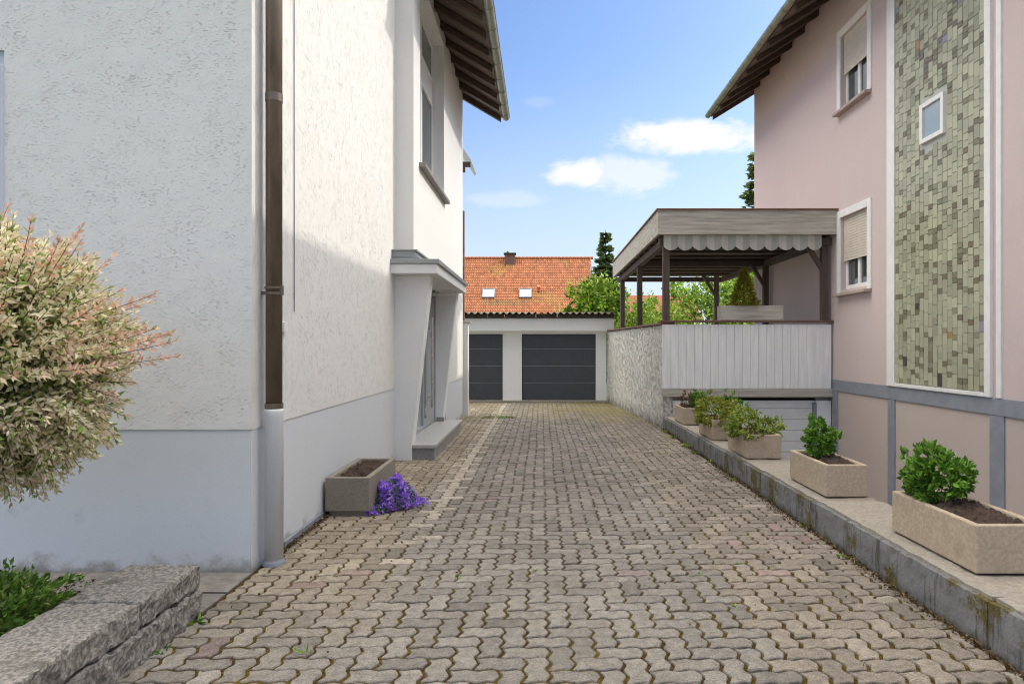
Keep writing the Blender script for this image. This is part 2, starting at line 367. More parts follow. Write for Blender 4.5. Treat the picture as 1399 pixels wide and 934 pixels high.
def pavers():
    u = 0.127; g = 0.0086; X0, X1, Y0, Y1 = -2.085, 2.40, 0.6, 19.25
    amp = 0.0125; nper = 6
    def warp(x, y):
        tri = lambda t: (2/math.pi)*math.asin(max(-1, min(1, math.sin(2*math.pi*t))))
        s1 = lambda t: 0.8*tri(t)+0.2*math.sin(2*math.pi*t)
        return x+amp*s1(y/u)*1.15+0.012*noise.noise((x*0.5, y*0.5, 0)), y+amp*s1(x/u+0.25)*0.75+0.015*noise.noise((x*0.4, y*0.4, 9))
    V = []; Fc = []; C = []
    ni = int((X1-X0)/u)+3; nj = int((Y1-Y0)/u)+3
    for j in range(-2, nj):
        for i in range(-2, ni):
            c = (i-j) % 4
            if c == 0: w, h = 2, 1
            elif c == 3: w, h = 1, 2
            else: continue
            x0, y0 = X0-0.04+i*u, Y0+j*u; x1, y1 = x0+w*u, y0+h*u
            x0, x1, y0, y1 = max(x0, X0), min(x1, X1), max(y0, Y0), min(y1, Y1)
            if x1-x0 < 0.03 or y1-y0 < 0.03: continue
            cx, cy = (x0+x1)/2, (y0+y1)/2
            far = cy > 11.5
            npu = 3 if far else nper
            gg = g*random.uniform(0.75, 1.3); ox, oy = random.gauss(0, 0.0012), random.gauss(0, 0.0012); ra = random.gauss(0, 0.006)
            tilt = (random.gauss(0, 0.010), random.gauss(0, 0.010)); zo = random.gauss(0, 0.0013)-0.010*max(0, noise.noise((cx*0.45, cy*0.45, 4)))
            def ring(inset):
                a0, a1, b0, b1 = x0+gg+inset, x1-gg-inset, y0+gg+inset, y1-gg-inset
                nx = max(2, round((x1-x0)/u*npu)); ny = max(2, round((y1-y0)/u*npu)); pts = []
                ch = 0.003
                for k in range(nx): pts.append((a0+ch+(a1-a0-2*ch)*k/(nx-1), b0))
                for k in range(ny): pts.append((a1, b0+ch+(b1-b0-2*ch)*k/(ny-1)))
                for k in range(nx): pts.append((a1-ch-(a1-a0-2*ch)*k/(nx-1), b1))
                for k in range(ny): pts.append((a0, b1-ch-(b1-b0-2*ch)*k/(ny-1)))
                out = []
                for (px, py) in pts:
                    qx, qy = warp(px, py); dx, dy = qx-cx, qy-cy
                    qx, qy = cx+dx-dy*ra+ox, cy+dy+dx*ra+oy
                    out.append((qx, qy))
                return out
            zt = lambda p, z: z+zo+tilt[0]*(p[0]-cx)+tilt[1]*(p[1]-cy)
            r0, r2 = ring(0), ring(0.0042)
            n = len(r0); o = len(V)
            V += [(p[0], p[1], -0.04) for p in r0]+[(p[0], p[1], zt(p, -0.0055)) for p in r0]+[(p[0], p[1], zt(p, 0)) for p in r2]
            for k in range(n):
                k2 = (k+1) % n
                Fc.append((o+k, o+k2, o+n+k2, o+n+k)); Fc.append((o+n+k, o+n+k2, o+2*n+k2, o+2*n+k))
            Fc.append(tuple(range(o+2*n, o+3*n)))
            # colour of the stone itself
            b = random.gauss(1, 0.11)+0.10*noise.noise((cx*0.9, cy*0.7, 6)); base = np.array((0.232, 0.208, 0.180))*b
            if random.random() < 0.014: base = np.array((0.235, 0.185, 0.172))*b
            wn = noise.noise((cx*0.6, cy*0.35, 2))
            wf_ = max(0, min(1, (-0.95-cx+0.3*wn)*3))*max(0, min(1, (cy-3.9+1.2*wn)/1.6)); base = base*(1+wf_*np.array((0.20, 0.13, -0.02)))
            if -1.13-0.03*wn < cx < -0.92 and cy > 5.0+1.5*random.random(): base = np.array((0.40, 0.35, 0.285))*random.gauss(1, 0.08)
            if cx > 1.3: base = base*np.array((1.07, 1.02, 0.95))
            moss = max(0, min(1, (cy-13.2)/4))*max(0, min(1, (cx+0.6)/2.2))*(0.6+0.8*noise.noise((cx*2, cy*1.2, 5)))
            moss = max(0, min(0.7, moss+(0.25*random.random() if cy > 15 else 0)))
            base = base*(1-moss)+np.array((0.205, 0.175, 0.06))*moss
            C += [tuple(base)]*(3*n)
    me = bpy.data.meshes.new('driveway'); me.from_pydata(V, [], Fc); me.update()
    at = me.color_attributes.new('Col', 'FLOAT_COLOR', 'POINT')
    at.data.foreach_set('color', np.concatenate([np.array(C), np.ones((len(C), 1))], 1).astype(np.float32).ravel())
    me.materials.append(M['paver']); o = bpy.data.objects.new('driveway', me); col.objects.link(o); struct(o)
pavers()
# mossy joint filling under the pavers
mb = MB(); nx, ny = 180, 560; vs = []; fs = []
for j in range(ny+1):
    for i in range(nx+1):
        x = -2.115+4.535*i/nx; y = 0.5+19.2*j/ny
        m = noise.noise((x*1.1, y*0.8, 1))
        vs.append((x, y, -0.0112-0.010*max(0, noise.noise((x*0.45, y*0.45, 4)))+0.005*m+0.007*noise.noise((x*14, y*14, 3))))
for j in range(ny):
    for i in range(nx):
        a = j*(nx+1)+i; fs.append((a, a+1, a+nx+2, a+nx+1))
mb.add(vs, fs); struct(mb.build('paving_joints', 'joint', smooth=True))

# slab path before the house front + soil bed
mb = MB()
x = -2.10
for k, w in enumerate([0.40, 0.42, 0.5, 0.5, 0.5, 0.5, 0.5, 0.5, 0.5, 0.5]):
    for y0, y1 in ((4.46, 4.86), (4.13, 4.45)) if k < 2 else ((4.42, 4.86),):
        mb.rough_box(x-w+0.006, x-0.006, y0+0.004, y1-0.004, -0.04, 0.004+random.gauss(0, 0.003), 0.2, 0.002, 5, seed=k, rnd=0.006)
    x -= w
struct(mb.build('slab_path', 'slab', merge=True))
mb = MB(); nx, ny = 60, 70; vs = []; fs = []
for j in range(ny+1):
    for i in range(nx+1):
        x = -6.5+3.98*i/nx; y = -0.5+4.90*j/ny
        vs.append((x, y, 0.10*min(1, (4.40-y)/0.5)+0.03*noise.noise((x*3, y*3, 0))+0.025*noise.noise((x*11, y*11, 0))))
for j in range(ny):
    for i in range(nx):
        a = j*(nx+1)+i; fs.append((a, a+1, a+nx+2, a+nx+1))
mb.add(vs, fs); struct(mb.build('flower_bed', 'soil', smooth=True))
# far hills
mb = MB(); n = 80; vs = []; fs = []
for i in range(n+1):
    x = -900+1800*i/n
    hgt = 26+16*noise.noise((x*0.006, 3, 0))+7*noise.noise((x*0.03, 1, 0))
    vs += [(x, 620, Z0-1), (x, 700, hgt*0.7), (x, 760, hgt), (x, 1000, Z0-1)]
for i in range(n):
    for k in range(3):
        a = i*4+k; fs.append((a, a+4, a+5, a+1))
mb.add(vs, fs); struct(mb.build('hills', 'hill', smooth=True))

# ================================================================== WHITE HOUSE (left)
wh = thing('white_house', 'white roughcast house with grey plinth, copper downpipe and slanted porch along the driveway', 'house', (-2.12, 4.87, 0))
XS, YF, YB, YE, XB = -2.12, 4.87, 9.62, 15.6, -1.85
ZP = 1.035
mb = MB(); mb.panel('y', YF, -9.5, XS, ZP, 9.3, [(-5.35, -3.93, 1.25, 3.81)], 0.14); mb.build('wall', 'stucco_front', wh)
mb = MB()
mb.panel('x', XS, YF, YB, ZP, 9.3)
mb.add([(-9.5, YE, -0.1), (XB, YE, -0.1), (XB, YE, 7.52), (-9.5, YE, 7.52)], [(0, 1, 2, 3)])
mb.add([(-9.5, YF, -0.1), (-9.5, YE, -0.1), (-9.5, YE, 9.3), (-9.5, YF, 9.3)], [(0, 1, 2, 3)])
mb.add([(-9.5, YB, 7), (XS, YB, 7), (XS, YB, 9.3), (-9.5, YB, 9.3)], [(0, 1, 2, 3)])
mb.build('wall', 'stucco_side', wh)
mb = MB()
mb.add([(XS, YB, 0), (XB, YB, 2.6), (XB, YB, 7.5), (XS, YB, 7.7)], [(0, 1, 2, 3)]) if False else None
mb.panel('y', YB, XS, XB, 2.62, 7.7)
mb.panel('x', XB, YB, YE, 2.62, 7.55, [(10.15, 12.62, 4.44, 7.32)], -0.22)
mb.panel('x', XB, 12.86, YE, 0.9, 2.62)
mb.build('wall', 'stucco_bay', wh)
# plinth, set 6 mm back
mb = MB()
mb.add([(-9.5, YF+0.006, -0.1), (XS-0.006, YF+0.006, -0.1), (XS-0.006, YF+0.006, ZP), (-9.5, YF+0.006, ZP)], [(0, 1, 2, 3)])
mb.add([(XS-0.006, YF+0.006, -0.1), (XS-0.006, YB, -0.1), (XS-0.006, YB, ZP), (XS-0.006, YF+0.006, ZP)], [(0, 1, 2, 3)])
mb.add([(-9.5, YF, ZP), (XS, YF, ZP), (XS, YB, ZP), (XS-0.006, YB, ZP), (XS-0.006, YF+0.006, ZP), (-9.5, YF+0.006, ZP)], [(0, 1, 4, 5), (1, 2, 3, 4)])
mb.add([(XB-0.006, 12.86, -0.1), (XB-0.006, YE, -0.1), (XB-0.006, YE, 0.9), (XB-0.006, 12.86, 0.9)], [(0, 1, 2, 3)])
mb.build('plinth', 'plinth', wh)
# damp-proof strip at the wall foot
mb = MB(); mb.box(XS-0.004, XS+0.022, 5.45, 6.40, -0.02, 0.05); mb.build('skirting', 'grey_band', wh, bevel=0.004)
# window in the front wall
w = MB(); w.box(-5.35, -3.93, YF+0.02, YF+0.10, 3.70, 3.81); w.box(-4.02, -3.93, YF-0.012, YF+0.10, 1.25, 3.70); w.box(-5.35, -5.26, YF-0.012, YF+0.1, 1.25, 3.70)
w.box(-4.69, -4.61, YF+0.05, YF+0.1, 1.3, 3.7)
wf = w.build('window', 'frame_blue', wh, bevel=0.006)
box_part('pane', 'glass', wf, -5.26, -4.02, YF+0.085, YF+0.095, 1.3, 3.7, bevel=0)
box_part('sill', 'sill_stone', wf, -5.42, -3.86, YF-0.08, YF+0.1, 1.19, 1.25)
# stair window in the bay
xw = XB-0.20
w = MB()
fr = lambda y0, y1, z0, z1, t=0.07, d=0.06: (w.box(xw-d, xw, y0, y0+t, z0, z1), w.box(xw-d, xw, y1-t, y1, z0, z1), w.box(xw-d, xw, y0+t, y1-t, z0, z0+t), w.box(xw-d, xw, y0+t, y1-t, z1-t, z1))
for a, b in ((10.15, 11.37), (11.37, 12.615)):
    fr(a+0.003, b-0.003, 4.45, 6.20); fr(a+0.003, b-0.003, 6.58, 7.315)
w.box(xw-0.05, xw-0.012, 10.16, 12.61, 6.2, 6.58)
wf = w.build('window', 'frame_white', wh, bevel=0.008)
for a, b in ((10.15, 11.37), (11.37, 12.615)):
    for z0, z1 in ((4.52, 6.13), (6.65, 7.245)):
        box_part('pane', 'glass', wf, xw-0.045, xw-0.035, a+0.07, b-0.07, z0, z1, bevel=0)
s = MB(); s.prism([(xw, 4.44), (XB+0.10, 4.41), (XB+0.10, 4.35), (XB+0.004, 4.35), (XB+0.004, 4.40), (xw, 4.40)], 'y', 10.06, 12.74); s.build('sill', 'sill_stone', wf, bevel=0.006)
# roofs
xe, ze, sl = -0.93, 7.02, 0.60
zr = lambda x: ze+(xe-x)*sl
r = MB(); r.prism([(xe, ze+0.02), (xe, ze+0.13), (-6.4, zr(-6.4)+0.13), (-11.9, ze+0.13), (-11.9, ze+0.02), (-6.4, zr(-6.4)+0.02)], 'y', 9.66, 15.82)
rf = r.build('roof', 'roof_board', wh)
y = 15.70
while y > 9.7:
    q = MB(); q.prism([(xe-0.03, ze-0.10), (xe-0.03, ze+0.015), (-2.6, zr(-2.6)+0.015), (-2.6, zr(-2.6)-0.14)], 'y', y-0.055, y+0.055)
    q.build('rafter', 'roof_wood', rf, bevel=0.006); y -= 0.70
r = MB(); r.prism([(-2.4+1.4, 9.25), (-1.0, 9.4), (-5.8, 12.2), (-10.7, 9.4), (-10.7, 9.25), (-5.8, 12.05)], 'y', 4.2, 9.64); r.build('roof', 'roof_board', wh)
for tri_ in ([(-9.5, 4.87, 9.3), (-2.12, 4.87, 9.3), (-5.8, 4.87, 11.9)], [(-9.5, 9.62, 9.3), (-2.12, 9.62, 9.3), (-5.8, 9.62, 11.9)], [(-9.5, YE, 7.5), (XB, YE, 7.5), (-6.4, YE, 10.2)]):
    r = MB(); r.add(tri_, [(0, 1, 2)]); r.build('gable', 'stucco_side', wh)
# half-round gutter
def gutter(x, z, y0, y1, rad, parent, mat):
    g = MB(); n = 14; prof = [(x+rad*math.cos(math.pi+math.pi*k/n), z+rad*math.sin(math.pi+math.pi*k/n)) for k in range(n+1)]
    prof += [(x+(rad-0.008)*math.cos(2*math.pi-math.pi*k/n), z+(rad-0.008)*math.sin(2*math.pi-math.pi*k/n)) for k in range(n+1)]
    g.prism(prof, 'y', y0, y1)
    g.tube([(x+rad, y0, z), (x+rad, y1, z)], 0.013, 8)
    cap = [(x+rad*math.cos(math.pi+math.pi*k/n), z+rad*math.sin(math.pi+math.pi*k/n)) for k in range(n+1)]
    g.prism(cap, 'y', y1-0.006, y1+0.004)
    o = g.build('gutter', mat, parent)
    y = y1-0.35
    while y > y0:
        b = MB()
        pr = [(x+(rad+0.006)*math.cos(math.pi+math.pi*k/n), z+(rad+0.006)*math.sin(math.pi+math.pi*k/n)) for k in range(n+1)]
        pr += [(x+(rad+0.001)*math.cos(2*math.pi-math.pi*k/n), z+(rad+0.001)*math.sin(2*math.pi-math.pi*k/n)) for k in range(n+1)]
        b.prism(pr, 'y', y, y+0.03); y -= 0.7
        if y+0.7 > 5: b.build('bracket', mat, o)
    return o
gutter(-0.85, 7.08, 9.6, 15.86, 0.085, wh, 'zinc')
# downpipe with lower sleeve
px, py = -2.025, 5.04
d = MB(); d.tube([(px, py, 1.15), (px, py, 9.2)], 0.060, 28); dp = d.build('downpipe', 'copper', wh, smooth=True)
for za, zb, rr_ in ((3.49, 3.55, 0.0635), (1.175, 1.215, 0.067)):
    d = MB(); d.tube([(px, py, za), (px, py, zb)], rr_, 28); d.build('collar', 'copper', dp)
d = MB(); d.tube([(px, py, 2.035), (px, py, 2.052)], 0.068, 28); d.tube([(px, py, 2.078), (px, py, 2.095)], 0.068, 28); d.box(px-0.10, px-0.055, py-0.012, py+0.012, 2.035, 2.06)
d.box(px+0.05, px+0.078, py-0.03, py-0.008, 2.03, 2.10); d.build('bracket', 'copper', dp)
d = MB(); d.tube([(px, py, 0.0), (px, py, 1.125), (px, py, 1.16), (px, py, 1.175)], [0.068, 0.068, 0.074, 0.066], 28); sl_ = d.build('downpipe_sleeve', 'sleeve', wh, smooth=True)
d = MB(); d.tube([(px, py, 0.0), (px, py, 0.022), (px, py, 0.04)], [0.085, 0.08, 0.07], 20); d.build('foot', 'grey_band', sl_)
# thin cable and little box on the side wall
d = MB(); d.tube([(XS+0.008, 5.69, 1.94), (XS+0.008, 5.685, 4.0), (XS+0.008, 5.70, 9.0)], 0.0045, 8); d.build('cable', 'grey_band', wh)
box_part('junction_box', 'trim_white', wh, XS-0.002, XS+0.03, 5.42, 5.49, 1.76, 1.84)
# porch: two slanted cheeks, canopy, door, lamp
def cheek(y0, y1):
    c = MB(); c.prism([(XS-0.1, -0.05), (-1.872, -0.05), (-1.872, 0.22), (-1.60, 2.66), (XS-0.1, 2.66)], 'y', y0, y1); return c.build('porch_cheek', 'smooth_white', wh, bevel=0.008)
cheek(9.60, 9.86); ck = cheek(12.60, 12.86)
box_part('skirting', 'granite_step', ck, -1.99, -1.845, 12.585, 12.602, 0.222, 0.30)
c = MB(); c.box(-2.13, -1.47, 9.36, 12.98, 2.664, 2.80); cn = c.build('canopy', 'smooth_white', wh, bevel=0.008)
c = MB(); c.box(-2.13, -1.44, 9.33, 13.01, 2.802, 2.865); c.build('canopy_flashing', 'grey_metal', cn, bevel=0.006)
c = MB(); c.prism([(-2.14, 2.867), (-1.70, 2.867), (-1.79, 2.94), (-1.79, 2.985), (-2.14, 2.985)], 'y', 9.42, 12.9); c.box(-2.14, -1.76, 9.40, 12.9, 2.987, 3.01); c.box(-2.14, -1.83, 9.41, 9.415, 2.90, 2.915)
c.build('apron_flashing', 'grey_metal', cn, bevel=0.004)
l = MB(); l.prism([(12.30+0.045*math.cos(t*math.pi/8), 2.60+0.035*math.sin(t*math.pi/8)) for t in range(16)], 'x', -2.0, -1.60); lp = l.build('porch_lamp', 'lamp', wh, smooth=False)
box_part('lamp_base', 'trim_white', lp, -1.97, -1.63, 12.27, 12.33, 2.63, 2.664)
xd = -2.0
dm = MB(); dm.box(xd-0.08, xd, 9.86, 9.95, 0.20, 2.664); dm.box(xd-0.08, xd, 12.51, 12.60, 0.20, 2.664); dm.box(xd-0.08, xd, 9.95, 12.51, 2.56, 2.664); dm.box(xd-0.08, xd, 11.28, 11.36, 0.2, 2.56); dm.box(xd-0.08, xd, 9.95, 11.28, 0.2, 0.30)
dr = dm.build('door', 'door_grey', wh, bevel=0.006)
box_part('door_leaf', 'door_grey', dr, xd-0.06, xd-0.015, 11.37, 12.50, 0.235, 2.55, bevel=0.006)
box_part('pane', 'glass_pale', dr, xd-0.05, xd-0.04, 9.95, 11.28, 0.30, 1.35, bevel=0)
box_part('pane', 'glass_pale', dr, xd-0.05, xd-0.04, 9.95, 11.28, 1.42, 2.56, bevel=0)
box_part('rail', 'door_grey', dr, xd-0.07, xd-0.005, 9.951, 11.279, 1.35, 1.42)
gl = MB(); 
box_part('pane', 'glass', dr, xd-0.014, xd-0.010, 11.46, 11.62, 0.40, 2.40, bevel=0)
hd = MB(); hd.tube([(xd+0.055, 11.78, 0.55), (xd+0.055, 11.78, 2.15)], 0.017, 14); hd.tube([(xd-0.015, 11.78, 0.75), (xd+0.055, 11.78, 0.75)], 0.009, 10); hd.tube([(xd-0.015, 11.78, 1.95), (xd+0.055, 11.78, 1.95)], 0.009, 10)
hd.build('handle', 'steel', dr)
st = MB(); st.box(-2.12, -1.55, 9.64, 12.82, -0.03, 0.168); sp = st.build('step', 'granite_step', wh, bevel=0.004)
st = MB(); st.box(-1.868, -1.53, 9.60, 12.84, 0.171, 0.222); st.box(-2.10, -1.868, 9.87, 12.59, 0.171, 0.222); st.build('tread', 'granite_top', sp, bevel=0.006)
# rear: brown corner pipe and little awning roof beyond the gable
d = MB(); d.tube([(-1.90, 16.1, 1.9), (-1.90, 16.1, 4.9)], 0.04, 12); d.build('corner_pipe', 'cap_brown', wh)
d = MB(); d.prism([(-2.6, 7.30), (-1.74, 6.06), (-1.70, 6.10), (-2.56, 7.36)], 'y', 15.9, 17.3); d.build('balcony_roof', 'trim_white', wh)
d = MB(); d.box(-2.4, -1.70, 15.88, 15.99, 5.93, 6.03); d.box(-2.4, -1.83, 15.88, 15.99, 5.80, 5.92); d.build('balcony_beam', 'brown_wood', wh)

# low rendered wall running on from the house
lw = thing('boundary_wall', 'short low white wall stub with tiled coping at the far end of the white house, before the left garage door', 'wall', (-1.9, 15.8, 0))
mb = MB(); mb.box(-2.6, -1.74, 15.72, 15.95, -0.05, 2.19); mb.build('wall', 'stucco_bay', lw)
mb = MB(); mb.prism([(-2.65, 2.192), (-1.68, 2.192), (-1.68, 2.22), (-2.1, 2.27), (-2.65, 2.27)], 'y', 15.68, 16.0); mb.build('coping', 'sill_pink', lw, bevel=0.006)

# ================================================================== GARAGE
YG = 19.75
ga = thing('garage', 'flat white double garage with two anthracite doors and a corrugated roof', 'garage', (0, YG, 0))
D1, D2 = (-3.36, -1.155), (-0.586, 1.606)
mb = MB(); mb.panel('y', YG, -4.6, 1.92, -0.05, 2.48, [(*D1, 0.03, 1.995), (*D2, 0.03, 1.995)], 0.10)
mb.add([(1.92, YG, -0.05), (1.92, 26, -0.05), (1.92, 26, 2.48), (1.92, YG, 2.48)], [(0, 1, 2, 3)])
mb.add([(-4.6, YG, -0.05), (-4.6, 26, -0.05), (-4.6, 26, 2.48), (-4.6, YG, 2.48)], [(0, 1, 2, 3)])
mb.add([(-4.6, 26, -0.05), (1.92, 26, -0.05), (1.92, 26, 2.48), (-4.6, 26, 2.48)], [(0, 1, 2, 3)])
mb.build('wall', 'garage_wall', ga)
mb = MB(); mb.box(-4.9, 2.13, 19.52, 26.2, 2.075, 2.455); 
mb.build('fascia', 'garage_wall', ga, bevel=0.01)
for (a, b) in (D1, D2):
    d = MB(); zs = [0.03, 0.55, 1.05, 1.555, 1.985]
    for z0, z1 in zip(zs, zs[1:]): d.box(a+0.012, b-0.012, YG+0.055, YG+0.09, z0+0.006, z1-0.006)
    dd = d.build('garage_door', 'garage_door', ga, bevel=0.008)
    box_part('gap', 'dark', dd, a, b, YG+0.086, YG+0.098, 0.02, 1.99, bevel=0)
    j = MB()
    for z in zs[1:-1]: j.box(a+0.013, b-0.013, YG+0.060, YG+0.085, z-0.005, z+0.005)
    j.build('seam', 'grey_metal', dd)
mb = MB(); mb.rough_box(-3.4, 1.95, 19.50, 19.86, -0.05, 0.035, 0.12, 0.004, 5, rnd=0.01); mb.build('threshold', 'coping', ga, merge=True)
# corrugated sheets
mb = MB(); nw = 16; xs = np.arange(-4.95, 2.17, 0.185/10); rows = 6; vs = []; fs = []
for j in range(rows+1):
    yy = 19.36+j*1.15
    for x in xs: vs.append((x, yy, 2.60+0.030*math.cos(2*math.pi*x/0.185)+0.045*(yy-19.36)))
for j in range(rows+1):
    yy = 19.36+j*1.15
    for x in xs: vs.append((x, yy, 2.582+0.030*math.cos(2*math.pi*x/0.185)+0.045*(yy-19.36)))
n = len(xs); tot = n*(rows+1)
for j in range(rows):
    for i in range(n-1):
        a = j*n+i; fs.append((a, a+1, a+n+1, a+n)); fs.append((tot+a, tot+a+n, tot+a+n+1, tot+a+1))
for i in range(n-1): fs.append((i, tot+i, tot+i+1, i+1))
mb.add(vs, fs); mb.build('roof', 'corrugated', ga, smooth=True)
mb = MB(); x = -4.9
while x < 2.1:
    w = random.choice([0.62, 0.92, 0.5, 1.1]); w = min(w, 2.13-x)
    mb.rough_box(x, x+w-0.015, 19.44+random.uniform(-0.01, 0.01), 19.51, 2.458, 2.575+random.uniform(-0.01, 0.0), 0.05, 0.006, 12, seed=x); x += w
mb.build('edge_shade_board', 'edge_dark', ga, merge=True)  # filler under the sheets, their shadow and rust put into its colour

# ================================================================== TILED HOUSE far behind
th = thing('tiled_house', 'house with steep orange tiled roof and two roof windows rising behind the garage', 'house', (0, 60, Z0))
YE1, YR = 57.0, 66.0; ZR = 1.65+119*YR/F; ZE = ZR-0.78*(YR-YE1); XL, XR = -14.0, 4.75
mb = MB(); tw, th_ = 0.215, 0.44; nr = int(math.hypot(YR-YE1, ZR-ZE)/th_); nc = int((XR-XL)/tw); sub = 4
sy, sz = (YR-YE1)/nr, (ZR-ZE)/nr
for j in range(nr):
    y0 = YE1+j*sy; z0 = ZE+j*sz
    for i in range(nc):
        x0 = XL+i*tw
        k = random.gauss(1, 0.13); base = (0.33*k, 0.12*k, 0.05*k)
        nn = noise.noise((x0*0.35, j*0.16, 0))
        if nn > 0.28: base = (0.32*k, 0.15*k, 0.05*k)
        if random.random() < 0.05: base = (0.27*k, 0.09*k, 0.045*k)
        if noise.noise((x0*0.25, j*0.2, 8)) > 0.30 and j < nr*0.45: base = (base[0]*0.75, base[1]*1.05, base[2])
        mb.cur = base
        vs = []
        for (yy, zz, lift) in ((y0, z0, 0.05), (y0+sy*1.02, z0+sz*1.02, 0.0)):
            for s_ in range(sub+1):
                t = s_/sub; hz = 0.035*math.sin(2*math.pi*t)
                vs.append((x0+t*tw, yy, zz+lift+hz))
        fs = [(q, q+1, q+sub+2, q+sub+1) for q in range(sub)]
        o = len(vs); vs += [(x0+t/sub*tw, y0, z0-0.01) for t in range(sub+1)]
        fs += [(q, o+q, o+q+1, q+1) for q in range(sub)]
        mb.add(vs, fs)
rf = mb.build('roof', 'tile', th)
mb = MB(); mb.cur = (0.40, 0.14, 0.06); x = XL
while x < XR: mb.tube([(x, YR, ZR+0.02), (x+0.36, YR, ZR+0.05)], [0.13, 0.15], 10); x += 0.36
mb.build('ridge_tiles', 'tile', rf)
mb = MB(); mb.prism([(YR, ZR-0.1), (YR+9, ZE-0.1), (YR+9, ZE-0.3), (YR, ZR-0.3)], 'x', XL, XR); mb.build('rear_slope', 'roof_board', rf)
mb = MB(); mb.prism([(YE1+0.5, Z0), (YE1+0.5, ZE+0.2), (YR, ZR-0.25), (YR+8.5, ZE+0.2), (YR+8.5, Z0)], 'x', XL+0.3, XR-0.35); mb.build('wall', 'garage_wall', th)
mb = MB(); mb.cur = (0.33, 0.12, 0.06); mb.prism([(YE1, ZE-0.1), (YE1, ZE+0.12), (YR, ZR+0.12), (YR, ZR-0.1)], 'x', XR, XR+0.1); mb.build('verge', 'tile', th)
cy = YR-0.6; cxa, cxb = (688.5-740)*cy/F, (705-740)*cy/F
mb = MB(); mb.box(cxa+0.1, cxb-0.1, cy-0.4, cy+0.4, ZR-1.2, ZR+0.28); ch = mb.build('chimney', 'cap_brown', th)
box_part('chimney_cap', 'edge_dark', ch, cxa, cxb, cy-0.5, cy+0.5, ZR+0.283, ZR+0.42)
mb = MB(); mb.tube([((cxa*0.7+cxb*0.3), cy, ZR+0.42), ((cxa*0.7+cxb*0.3), cy, ZR+0.62)], 0.1, 10); mb.build('chimney_pot', 'slab', ch)
pitch = math.atan2(ZR-ZE, YR-YE1)
for xc in (667.5, 718):
    yy = 60.9
    for _ in range(6):                       # where the sight line through the pane meets the slope
        zz = ZE+(yy-YE1)*(ZR-ZE)/(YR-YE1); yy = yy+((H+(472-401.5)*yy/F)-zz)*0.9/0.78
    zz = ZE+(yy-YE1)*(ZR-ZE)/(YR-YE1); xx = (xc-740)*yy/F
    Tm = Matrix.Translation((xx, yy, zz))@Matrix.Rotation(pitch, 4, 'X')
    def rbox(m, *b):
        n0 = len(m.v); m.box(*b); m.v[n0:] = [tuple(Tm@Vector(p)) for p in m.v[n0:]]
    m = MB(); a, b = 0.58, 0.72
    rbox(m, -a, -a+0.08, -b, b, 0.02, 0.16); rbox(m, a-0.08, a, -b, b, 0.02, 0.16); rbox(m, -a+0.08, a-0.08, b-0.1, b, 0.02, 0.16); rbox(m, -a+0.08, a-0.08, -b, -b+0.13, 0.02, 0.15)
    wf = m.build('roof_window', 'grey_band', th)
    m = MB(); rbox(m, -a+0.08, a-0.08, -b+0.13, b-0.1, 0.10, 0.12); m.build('pane', 'roof_glass', wf)
yy = 61.3; zz = ZE+(yy-YE1)*0.78
mb = MB(); mb.cur = (0.5, 0.16, 0.07); mb.tube([((736-740)*yy/F, yy, zz), ((736-740)*yy/F, yy, zz+0.35), ((736-740)*yy/F, yy-0.1, zz+0.5)], [0.16, 0.16, 0.2], 10); mb.build('roof_vent', 'tile', th)

# ================================================================== RETAINING WALL on the right with coping
rw = thing('retaining_wall', 'low grey painted concrete wall with mossy stains edging the right of the paving', 'wall', (2.45, 6, 0))
mb = MB(); ys = [0.4, 2.2, 3.62, 5.9, 7.4, 8.9, 10.2, 11.6, 13.27]
for k, (a, b) in enumerate(zip(ys, ys[1:])):
    zt = 0.275-0.05*(b-3)/10
    mb.rough_box(2.42+random.uniform(-0.004, 0.004), 2.57, a+0.004, b-0.004, -0.05, zt, 0.05, 0.0085, 10, 'xyYZ', seed=k, rnd=0.012)
mb.build('wall_face', 'kerb', rw, merge=True)
mb = MB(); mb.box(2.575, 2.98, 0.4, 13.27, Z0-0.05, 0.15); mb.build('wall_core', 'kerb', rw)
mb = MB()
for k, (a, b) in enumerate(zip(ys, ys[1:])):
    zt = 0.275-0.05*(b-3)/10
    mb.rough_box(2.455, 3.0, a+0.006, b-0.006, 0.18, zt+0.022, 0.06, 0.0085, 9, 'xXyYZz', seed=k+20, rnd=0.012)
mb.build('coping', 'coping', rw, merge=True)

# rough white garden wall below the terrace side
gw = thing('garden_wall', 'rough cream-white roughcast wall with brown coping running from terrace corner to garage', 'wall', (2.5, 16.5, 0))
skew = lambda m: setattr(m, 'v', [(x-0.0742*(y-13.3), y, z) for x, y, z in m.v])
mb = MB(); mb.rough_box(2.42, 2.62, 13.30, 19.74, -0.05, 2.06, 0.045, 0.011, 16, 'xyYXZ', seed=4); skew(mb); mb.build('wall', 'garden_wall', gw, merge=True, smooth=True)
mb = MB(); mb.rough_box(2.38, 2.66, 13.28, 19.73, 2.075, 2.115, 0.15, 0.004, 5, seed=5); skew(mb); mb.build('coping', 'cap_brown', gw, merge=True)

